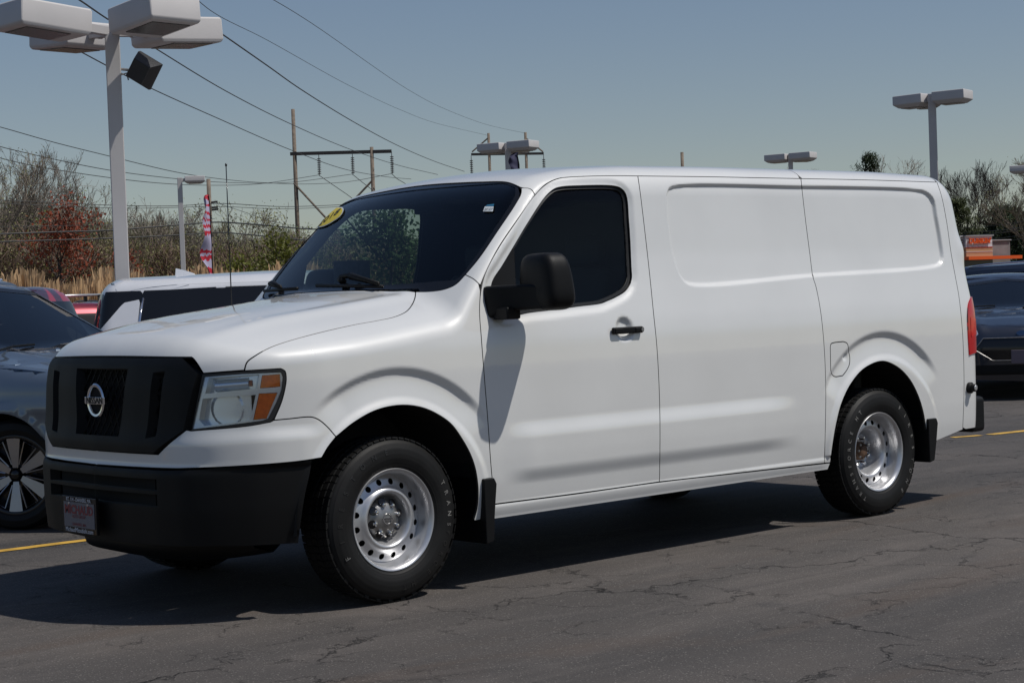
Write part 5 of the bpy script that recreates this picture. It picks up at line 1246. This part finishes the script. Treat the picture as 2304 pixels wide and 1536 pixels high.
bbox('wall', 2150, 2178, 531, 664, .6, 9, mat('shop_side', (.55, .56, .60), .7)); bbox('sign_tower', 2178, 2235, 532, 557, 0, 5, WS); bbox('tower_cap', 2176, 2237, 529.5, 532, -.15, 5.2, mat('cap_grey', (.35, .35, .36), .6))
for i, (a, b) in enumerate(((557, 563), (563.4, 566.2), (567.6, 572.5), (573, 579))): bbox('siding_plank', 2178, 2235, a, b, -.03 if i % 2 else 0, 5, TAN)
bbox('wall_stripe', 2178, 2235, 566.4, 567.4, -.05, 4, WS); bbox('sign_rule', 2178, 2235, 556, 557.5, -.06, .1, mat('rule_red', (.45, .05, .04), .6))
bbox('side_wing', 2235, 2279, 541.5, 664, .4, 14, GRY); bbox('wing_parapet', 2234, 2280, 540.5, 542.5, .2, 14.2, mat('parapet', (.38, .38, .39), .7))
bbox('awning', 2168, 2284, 577.5, 585, -1.2, .0, ORG); bbox('shop_front', 2150, 2235, 585, 664, 0, 4, mat('shop_glass', (.03, .035, .04), .15))
bbox('menu_sign', 2169.5, 2175.5, 529, 556, .3, .5, WS)
V, F = text_mesh("DUNKIN'", 1., .06, 0, .035); wdt = V[:, 0].max()-V[:, 0].min(); k = (bx(2230)-bx(2183))/wdt
Q = np.stack([V[:, 0]*k+bx(2206.5), -.18-V[:, 2]*k*1.5, V[:, 1]*k*1.0+bz(543)], 1); tag(mk('sign_lettering', Q, F, ORG, t), kind='stuff')
for i, ch in enumerate((2171, 2174)): pass
SH = mat('menu_dark', (.06, .05, .05), .6)
for i in range(4): bbox('menu_panel', 2171, 2174.2, 532+6*i, 535.5+6*i, .22, .3, SH)

# ================================================================== TREES
def grow(seed, height, spread, levels, trunk_r, limbs=3, bare=True, gnarl=.18, up=.35, start=.25, ratio=.72, nseg=4, kids=(3, 5), tipr=.006):
    rnd = np.random.RandomState(seed); segs = []; tips = []
    def branch(p, d, ln, r, lvl):
        pts = [p.copy()]; rad = [r]; step = ln/nseg; q = p.copy(); d = d.copy()
        for i in range(nseg):
            d = d+rnd.normal(0, gnarl, 3)*(1 if lvl else .35)+np.array([0, 0, up*.12*(1 if lvl else 0)]); d /= np.linalg.norm(d); q = q+d*step; pts.append(q.copy()); rad.append(max(tipr, r*(1-.62*(i+1)/nseg)))
        segs.append((lvl, np.array(pts), np.array(rad)))
        if lvl >= levels: tips.append((q.copy(), d.copy())); return
        n = rnd.randint(kids[0], kids[1]+1)+(2 if lvl == 0 else 0)
        for i in range(n):
            t_ = (start if lvl == 0 else .25)+(1-(start if lvl == 0 else .25))*(i+rnd.rand())/n; t_ = min(t_, .98); j = int(t_*nseg); a = pts[j]+(pts[min(j+1, nseg)]-pts[j])*(t_*nseg-j)
            az = rnd.rand()*2*math.pi; base_d = pts[min(j+1, nseg)]-pts[j]; base_d /= np.linalg.norm(base_d)+1e-9
            o1 = np.cross(base_d, (0.3, .5, .8)); o1 /= np.linalg.norm(o1); o2 = np.cross(base_d, o1); sp = spread*(.7+.6*rnd.rand())
            nd = base_d*math.cos(sp)+(o1*math.cos(az)+o2*math.sin(az))*math.sin(sp)+np.array([0, 0, up*.5]); nd /= np.linalg.norm(nd)
            branch(a, nd, ln*ratio*(1.1-.45*t_)*(.8+.4*rnd.rand()), max(tipr, rad[j]*.62), lvl+1)
    branch(np.zeros(3), np.array([0, 0, 1.]), height*.52, trunk_r, 0)
    top = max(s[1][:, 2].max() for s in segs); sc = height/top
    return [(l, p*sc, r) for l, p, r in segs], [(q*sc, d) for q, d in tips]
def tubes(segs, n, lv):
    V = []; F = []; k0 = 0
    for l, P, Rr in segs:
        if not lv(l): continue
        m_ = 5 if l == 0 else (4 if l == 1 else n); T = np.gradient(P, axis=0); T /= np.linalg.norm(T, axis=1)[:, None]+1e-9
        a = np.array([1., 0, 0]) if abs(T[0][0]) < .8 else np.array([0, 1., 0]); u = np.cross(T, a); u /= np.linalg.norm(u, axis=1)[:, None]+1e-9; v = np.cross(T, u)
        for i in range(len(P)):
            for k in range(m_): t_ = 2*math.pi*k/m_; V.append(P[i]+Rr[i]*(math.cos(t_)*u[i]+math.sin(t_)*v[i]))
        for i in range(len(P)-1):
            for k in range(m_): F.append((k0+i*m_+k, k0+i*m_+(k+1) % m_, k0+(i+1)*m_+(k+1) % m_, k0+(i+1)*m_+k))
        k0 += len(P)*m_
    return V, F
def leaves(tips, seed, per, size, spread, flat=.5):
    rnd = np.random.RandomState(seed); V = []; F = []
    for q, d in tips:
        for _ in range(per):
            c = q+rnd.normal(0, spread, 3)-d*rnd.rand()*spread*2; a = rnd.normal(0, 1, 3); a /= np.linalg.norm(a); b = np.cross(a, rnd.normal(0, 1, 3)); b /= np.linalg.norm(b); s_ = size*(.6+.8*rnd.rand())
            k = len(V); V += [c-a*s_, c+b*s_*.6, c+a*s_, c-b*s_*.6]; F.append((k, k+1, k+2, k+3))
    return V, F
def leafmat(name, c, var=.45):
    if name in MATS: return MATS[name]
    mt = mat(name, c, .65, var=var, vscale=.9); nt = mt.node_tree; b = nt.nodes['Principled BSDF']; out = [n for n in nt.nodes if n.type == 'OUTPUT_MATERIAL'][0]
    tl = N(nt, 'ShaderNodeBsdfTranslucent'); src = b.inputs['Base Color'].links[0].from_socket; nt.links.new(src, tl.inputs[0]); mx = N(nt, 'ShaderNodeMixShader'); mx.inputs[0].default_value = .3
    nt.links.new(b.outputs[0], mx.inputs[1]); nt.links.new(tl.outputs[0], mx.inputs[2]); nt.links.new(mx.outputs[0], out.inputs[0]); return mt
BARK = mat('bark_grey', (.115, .095, .078), .9, var=.3, vscale=2.); BARKD = mat('bark_dark', (.055, .045, .038), .9, var=.3, vscale=2.); TWIG = mat('twigs_brown', (.20, .165, .13), .9, var=.25, vscale=.6)
LG1 = leafmat('leaf_fresh', (.20, .24, .06)); LG2 = leafmat('leaf_bud', (.27, .27, .12)); LRED = leafmat('leaf_redbud', (.28, .066, .030)); LDK = leafmat('leaf_dark', (.045, .075, .022)); LYG = leafmat('leaf_olive', (.12, .13, .02)); LRD2 = leafmat('leaf_maroon', (.16, .07, .06)); LWIN = leafmat('leaf_mid', (.09, .14, .05))
_TV = {}
def variant(kind, seed):
    key = (kind, seed)
    if key in _TV: return _TV[key]
    a = {'bare': dict(height=12, spread=.58, levels=5, trunk_r=.17, kids=(3, 4), up=.45, ratio=.72, start=.20, tipr=.0095, gnarl=.16), 'vase': dict(height=12, spread=.50, levels=5, trunk_r=.20, kids=(3, 5), up=.40, ratio=.76, start=.06, tipr=.012, gnarl=.12),
         'leafy': dict(height=8, spread=.62, levels=4, trunk_r=.11, kids=(3, 4), up=.5, ratio=.70, start=.18, tipr=.009), 'bush': dict(height=4, spread=.7, levels=3, trunk_r=.07, kids=(4, 6), up=.3, ratio=.8, start=.05, tipr=.009),
         'shrub': dict(height=6, spread=.55, levels=3, trunk_r=.05, kids=(5, 7), up=.6, ratio=.8, start=.03, tipr=.011), 'red': dict(height=7, spread=.55, levels=4, trunk_r=.10, kids=(3, 5), up=.45, ratio=.68, start=.15, tipr=.010)}[kind]
    _TV[key] = grow(seed, **a); return _TV[key]
def tree(label, px, D_, ytop, kind, seed, bark, twig, leaf=None, per=0, lsize=.08, lspread=.22, wide=1., name='tree', cat='tree', group=None, cap=None, hbase=None, z0=0.):
    segs, tips = variant(kind, seed); g = on_ground(px, D_); h = at(px, ytop, D_)[2]; H0 = max(s[1][:, 2].max() for s in segs); sc = h/H0
    t = thing(name, label, cat, (g[0], g[1], 0), seed*1.7, group); fit = lambda V: np.array(V)*[sc*wide, sc*wide, sc]
    V, F = tubes(segs, 3, lambda l: l <= 1); mk('trunk', fit(V), F, bark, t, True)
    V, F = tubes(segs, 3, lambda l: l > 1); V = fit(V); mi = len(F)
    o = mk('crown', V, F, twig, t, False)
    if leaf is not None:
        LV, LF = leaves([(np.array(q)*[sc*wide, sc*wide, sc], d) for q, d in tips], seed, per, lsize, lspread); mk('foliage', LV, LF, leaf, t)
    return t
TG = 'trees along the woods on the left'
tree('tall bare grey tree at the far left edge', 8, 88, 292, 'bare', 1, BARK, TWIG, LG2, 1, .05, .2, 1.0, group=TG)
tree('tall bare tree just right of the left edge, crown reaching over the low wires', 62, 92, 318, 'bare', 2, BARK, TWIG, group=TG)
tree('thin bare tree right of the tall pair on the left', 118, 95, 352, 'bare', 3, BARKD, TWIG, group=TG)
tree('tall slim bare tree between the two tall trees at the left edge', 34, 100, 330, 'bare', 19, BARKD, TWIG, group=TG)
tree('leaning bare tree above the rust-red tree', 158, 99, 372, 'bare', 20, BARK, TWIG, group=TG)
tree('pale bare tree beside the near light post, on its left', 205, 96, 420, 'bare', 4, BARK, TWIG, LG2, 1, .05, .2, 1.1, group=TG)
tree('yellow-green budding tree low behind the left bare trees', 96, 94, 398, 'leafy', 5, BARK, TWIG, LG1, 2, .07, .25, 1.3, group=TG)
tree('rust-red leaved tree in the left woods', 152, 75, 440, 'red', 6, BARKD, TWIG, LRED, 6, .075, .26, 1.1, group=TG)
tree('rounded bare tree right of the near light post', 330, 90, 436, 'bare', 7, BARKD, TWIG, group=TG, wide=1.25)
tree('light green budding tree left of the striped flag', 448, 92, 458, 'leafy', 8, BARK, TWIG, LG2, 3, .055, .25, 1.15, group=TG)
tree('light green budding tree between the flag and the H-frame pole', 576, 88, 447, 'leafy', 9, BARK, TWIG, LG2, 4, .055, .25, 1.25, group=TG)
tree('smaller pale green tree behind the nearer H-frame pole', 646, 98, 500, 'leafy', 10, BARK, TWIG, LG1, 3, .06, .25, 1.1, group=TG)
tree('olive green bushy tree at the windscreen edge of the van', 622, 70, 522, 'bush', 11, BARKD, TWIG, LYG, 24, .075, .22, 1.25, group=TG)
tree('wine-red bush behind the nearer H-frame pole', 690, 92, 515, 'bush', 12, BARKD, TWIG, LRD2, 6, .05, .2, 1.2, group=TG)
tree('mid green leafy tree seen through the van cab windows', 872, 52, 462, 'leafy', 13, BARKD, TWIG, LWIN, 13, .075, .26, 1.15, group=TG)
RG = 'trees on the right beyond the lot'
tree('big bare vase-shaped tree behind the doughnut shop', 2196, 215, 360, 'vase', 14, BARKD, mat('twigs_dark', (.075, .062, .052), .9), None, wide=1.0, group=RG)
tree('bare tree with pale buds at the right edge', 2330, 190, 335, 'vase', 15, BARK, TWIG, LG2, 1, .08, .3, 1.05, group=RG)
tree('small bare twiggy tree top above the rear roof, right of the pine', 2030, 170, 352, 'bare', 16, BARK, TWIG, None, wide=1.3, group=RG)
tree('bare tree top above the rear roof, between the pine and the twiggy tree', 2000, 190, 346, 'bare', 17, BARK, TWIG, None, wide=.9, group=RG)
tree('bare twig tips under the smallest light post', 1828, 180, 362, 'bare', 18, BARKD, TWIG, None, wide=1.0, group=RG)
def pine(label, px, D_, ytop, seed, w_, col, group=RG, layers=16, lsize=.26, per=95):
    g = on_ground(px, D_); h = at(px, ytop, D_)[2]; t = thing('pine_tree', label, 'tree', (g[0], g[1], 0), 0, group); MB().tube([(0, 0, 0), (0, 0, h*.97)], [.28, .05], 6).mk('trunk', BARKD, t, True)
    rnd = np.random.RandomState(seed); V = []; F = []; segs = []
    for k in range(layers*3):
        u = rnd.rand()**.8; z = h*(.25+.73*u); ln = w_*(1-u)**.55*(.55+.6*rnd.rand())+.3; a = rnd.rand()*6.28; d = np.array([math.cos(a), math.sin(a), .12+.35*u]); tip = np.array([0, 0, z])+d*ln
        segs.append((2, np.array([[0, 0, z], (np.array([0, 0, z])+tip)/2+[0, 0, .1], tip]), np.array([.06, .04, .02])))
        for c in range(4):
            cc_ = np.array([0, 0, z])+d*ln*(.45+.2*c); 
            for _ in range(per//4):
                c2 = cc_+rnd.normal(0, 1, 3)*[.30, .30, .20]*(lsize/.26); a_ = rnd.normal(0, 1, 3); a_ /= np.linalg.norm(a_); b_ = np.cross(a_, (0, 0, 1)); b_ /= np.linalg.norm(b_)+1e-9; s2 = lsize*(.5+.7*rnd.rand()); i0 = len(V); V += [c2-a_*s2, c2+b_*s2*.22, c2+a_*s2, c2-b_*s2*.22]; F.append((i0, i0+1, i0+2, i0+3))
    VV, FF = tubes(segs, 3, lambda l: True); mk('branches', VV, FF, BARKD, t); mk('foliage', V, F, col, t); return t
PINE = leafmat('needles', (.030, .050, .020), .4)
pine('dark pine top rising over the rear roof of the van', 1957, 165, 345, 21, 2.6, PINE)
pine('broad dark evergreen right of the doughnut shop', 2262, 225, 472, 22, 6.0, PINE, lsize=.42, per=120, layers=22)
pine('second dark evergreen at the right edge behind the shop', 2312, 215, 490, 23, 5.5, PINE, lsize=.42, per=120, layers=22)
pine('small olive evergreen between the van tail and the bare tree', 2160, 205, 452, 24, 3.0, leafmat('needles_olive', (.07, .085, .03)), lsize=.36, per=90)
# the far wood as one mass: trunks, twigs and a little new leaf, back to front
def woodland(name_, px0, px1, Dr, ytop, n, seed, mt_, leaf=None, kinds=('bare', 'leafy', 'shrub'), lsz=.055, lper=1, lab=None):
    rnd = np.random.RandomState(seed); AV = []; AF = []; LV = []; LF = []; k0 = 0; l0 = 0
    vs = [variant(k, s) for k in kinds for s in (31, 32)]
    geo = []
    for v in vs: V, F = tubes(v[0], 3, lambda l: True); geo.append((np.array(V), np.array(F, dtype=object), v[1], np.array(V)[:, 2].max()))
    for i in range(n):
        px = px0+(px1-px0)*(i+rnd.rand())/n; D_ = Dr[0]+(Dr[1]-Dr[0])*rnd.rand(); g = on_ground(px, D_); j = rnd.randint(len(geo)); V, F, tips, H0 = geo[j]
        yt = np.interp(px, [p[0] for p in ytop], [p[1] for p in ytop])+rnd.uniform(-14, 34); h = at(px, yt, D_)[2]; sc = h/H0; a = rnd.rand()*6.28; c, s_ = math.cos(a), math.sin(a)
        Q = V*[sc*1.15, sc*1.15, sc]; Q = np.stack([Q[:, 0]*c-Q[:, 1]*s_+g[0], Q[:, 0]*s_+Q[:, 1]*c+g[1], Q[:, 2]], 1)
        AV.append(Q); AF += [tuple(int(q)+k0 for q in f_) for f_ in F]; k0 += len(Q)
        if leaf is not None:
            tp = [(np.array([(q[0]*c-q[1]*s_)*sc*1.15+g[0], (q[0]*s_+q[1]*c)*sc*1.15+g[1], q[2]*sc]), d) for q, d in tips]
            V2, F2 = leaves(tp, seed+i, lper, lsz, .25); LV += V2; LF += [tuple(q+l0 for q in f_) for f_ in F2]; l0 += len(V2)
    o = mk(name_, np.vstack(AV), AF, mt_); tag(o, kind='stuff')
    if lab: o['label'] = lab
    if leaf is not None: tag(mk(name_+'_leaves', LV, LF, leaf), kind='stuff')
WT = [(-60, 440), (60, 435), (130, 450), (200, 480), (300, 488), (420, 505), (520, 510), (700, 525), (960, 535)]
woodland('woodland', -70, 980, (96, 128), WT, 120, 41, TWIG, LG2, lab='dense bare spring woodland along the left horizon')
woodland('underwood', -70, 980, (78, 90), [(p, y*.5+285) for p, y in WT], 95, 42, mat('twigs_redbrown', (.17, .115, .085), .9, var=.3, vscale=.3), leafmat('leaf_underwood', (.19, .18, .06)), kinds=('shrub', 'bush'), lper=2, lab='brown undergrowth at the foot of the woods')
woodland('far_trees', 1900, 2380, (235, 262), [(1900, 470), (2150, 520), (2300, 500), (2380, 495)], 26, 43, BARKD, PINE, kinds=('leafy', 'shrub'), lper=10, lsz=.30, lab='dark far trees behind the shop')
woodland('far_trees_mid', 980, 1900, (200, 240), [(980, 560), (1900, 540)], 20, 44, BARKD, LDK, kinds=('leafy', 'shrub'), lper=6, lsz=.30, lab='far trees hidden behind the van')
# fine twig haze that closes the gaps between the trunks
def twig_mass(name_, px0, px1, Dr, ytop, n, seed, mats, lab):
    rnd = np.random.RandomState(seed); px = rnd.uniform(px0, px1, n); D_ = rnd.uniform(*Dr, n)
    for mi, m_ in enumerate(mats):
        V = []; F = []
        for i in range(mi, n, len(mats)):
            g = on_ground(px[i], D_[i]); yt = np.interp(px[i], [p[0] for p in ytop], [p[1] for p in ytop])+22*math.sin(px[i]*.045+1)+12*math.sin(px[i]*.13); h = max(2, at(px[i], yt, D_[i])[2]); z = h*rnd.rand()**1.25
            a = rnd.normal(0, .55, 3); a[2] = 1; a /= np.linalg.norm(a); ln = rnd.uniform(.25, .8); b = np.array([-a[1], a[0], .2]); b = b/np.linalg.norm(b)*rnd.uniform(.012, .03); c = np.array([g[0], g[1], z]); k = len(V)
            V += [c-b, c+b, c+a*ln]; F.append((k, k+1, k+2))
        o = mk(name_, V, F, m_); tag(o, kind='stuff'); o['label'] = lab
twig_mass('brushwood', -70, 980, (92, 118), [(p, y+25) for p, y in WT], 90000, 51, [TWIG, mat('twigs_olive', (.17, .165, .08), .9, var=.3, vscale=.2), mat('twigs_dark2', (.11, .09, .075), .9)], 'tangle of fine brown and olive twigs filling the woods')
# reeds
def reeds():
    rnd = np.random.RandomState(9); n = 34000; px = rnd.uniform(-80, 760, n); D_ = 56+rnd.rand(n)**1.2*20; V = np.zeros((n*4, 3)); F = []
    r0 = np.array([CR[0], CR[1], 0]); r0 /= np.linalg.norm(r0)
    for i in range(n):
        g = on_ground(px[i], D_[i]); h = rnd.uniform(1.75, 2.6)*(1+.10*math.sin(px[i]*.03)+.07*math.sin(px[i]*.11)); a = rnd.rand()*6.28; e = np.array([math.cos(a), math.sin(a), 0]); lean = rnd.normal(0, .22, 3); lean[2] = 0; w2 = rnd.uniform(.008, .022); pl = rnd.rand() < .3
        V[4*i] = g-e*w2; V[4*i+1] = g+e*w2; tp = g+lean+[0, 0, h]; V[4*i+2] = tp+e*w2*(2.6 if pl else .5); V[4*i+3] = tp-e*w2*(2.6 if pl else .5)+[0, 0, .1*pl]
        F.append((4*i, 4*i+1, 4*i+2, 4*i+3))
    V[:, 2] = np.maximum(V[:, 2], 0); o = mk('reed_bed', V, F, leafmat('dry_reed', (.56, .38, .21), .3)); tag(o, kind='stuff'); o['label'] = 'band of dry tan reeds in front of the woods'
reeds()
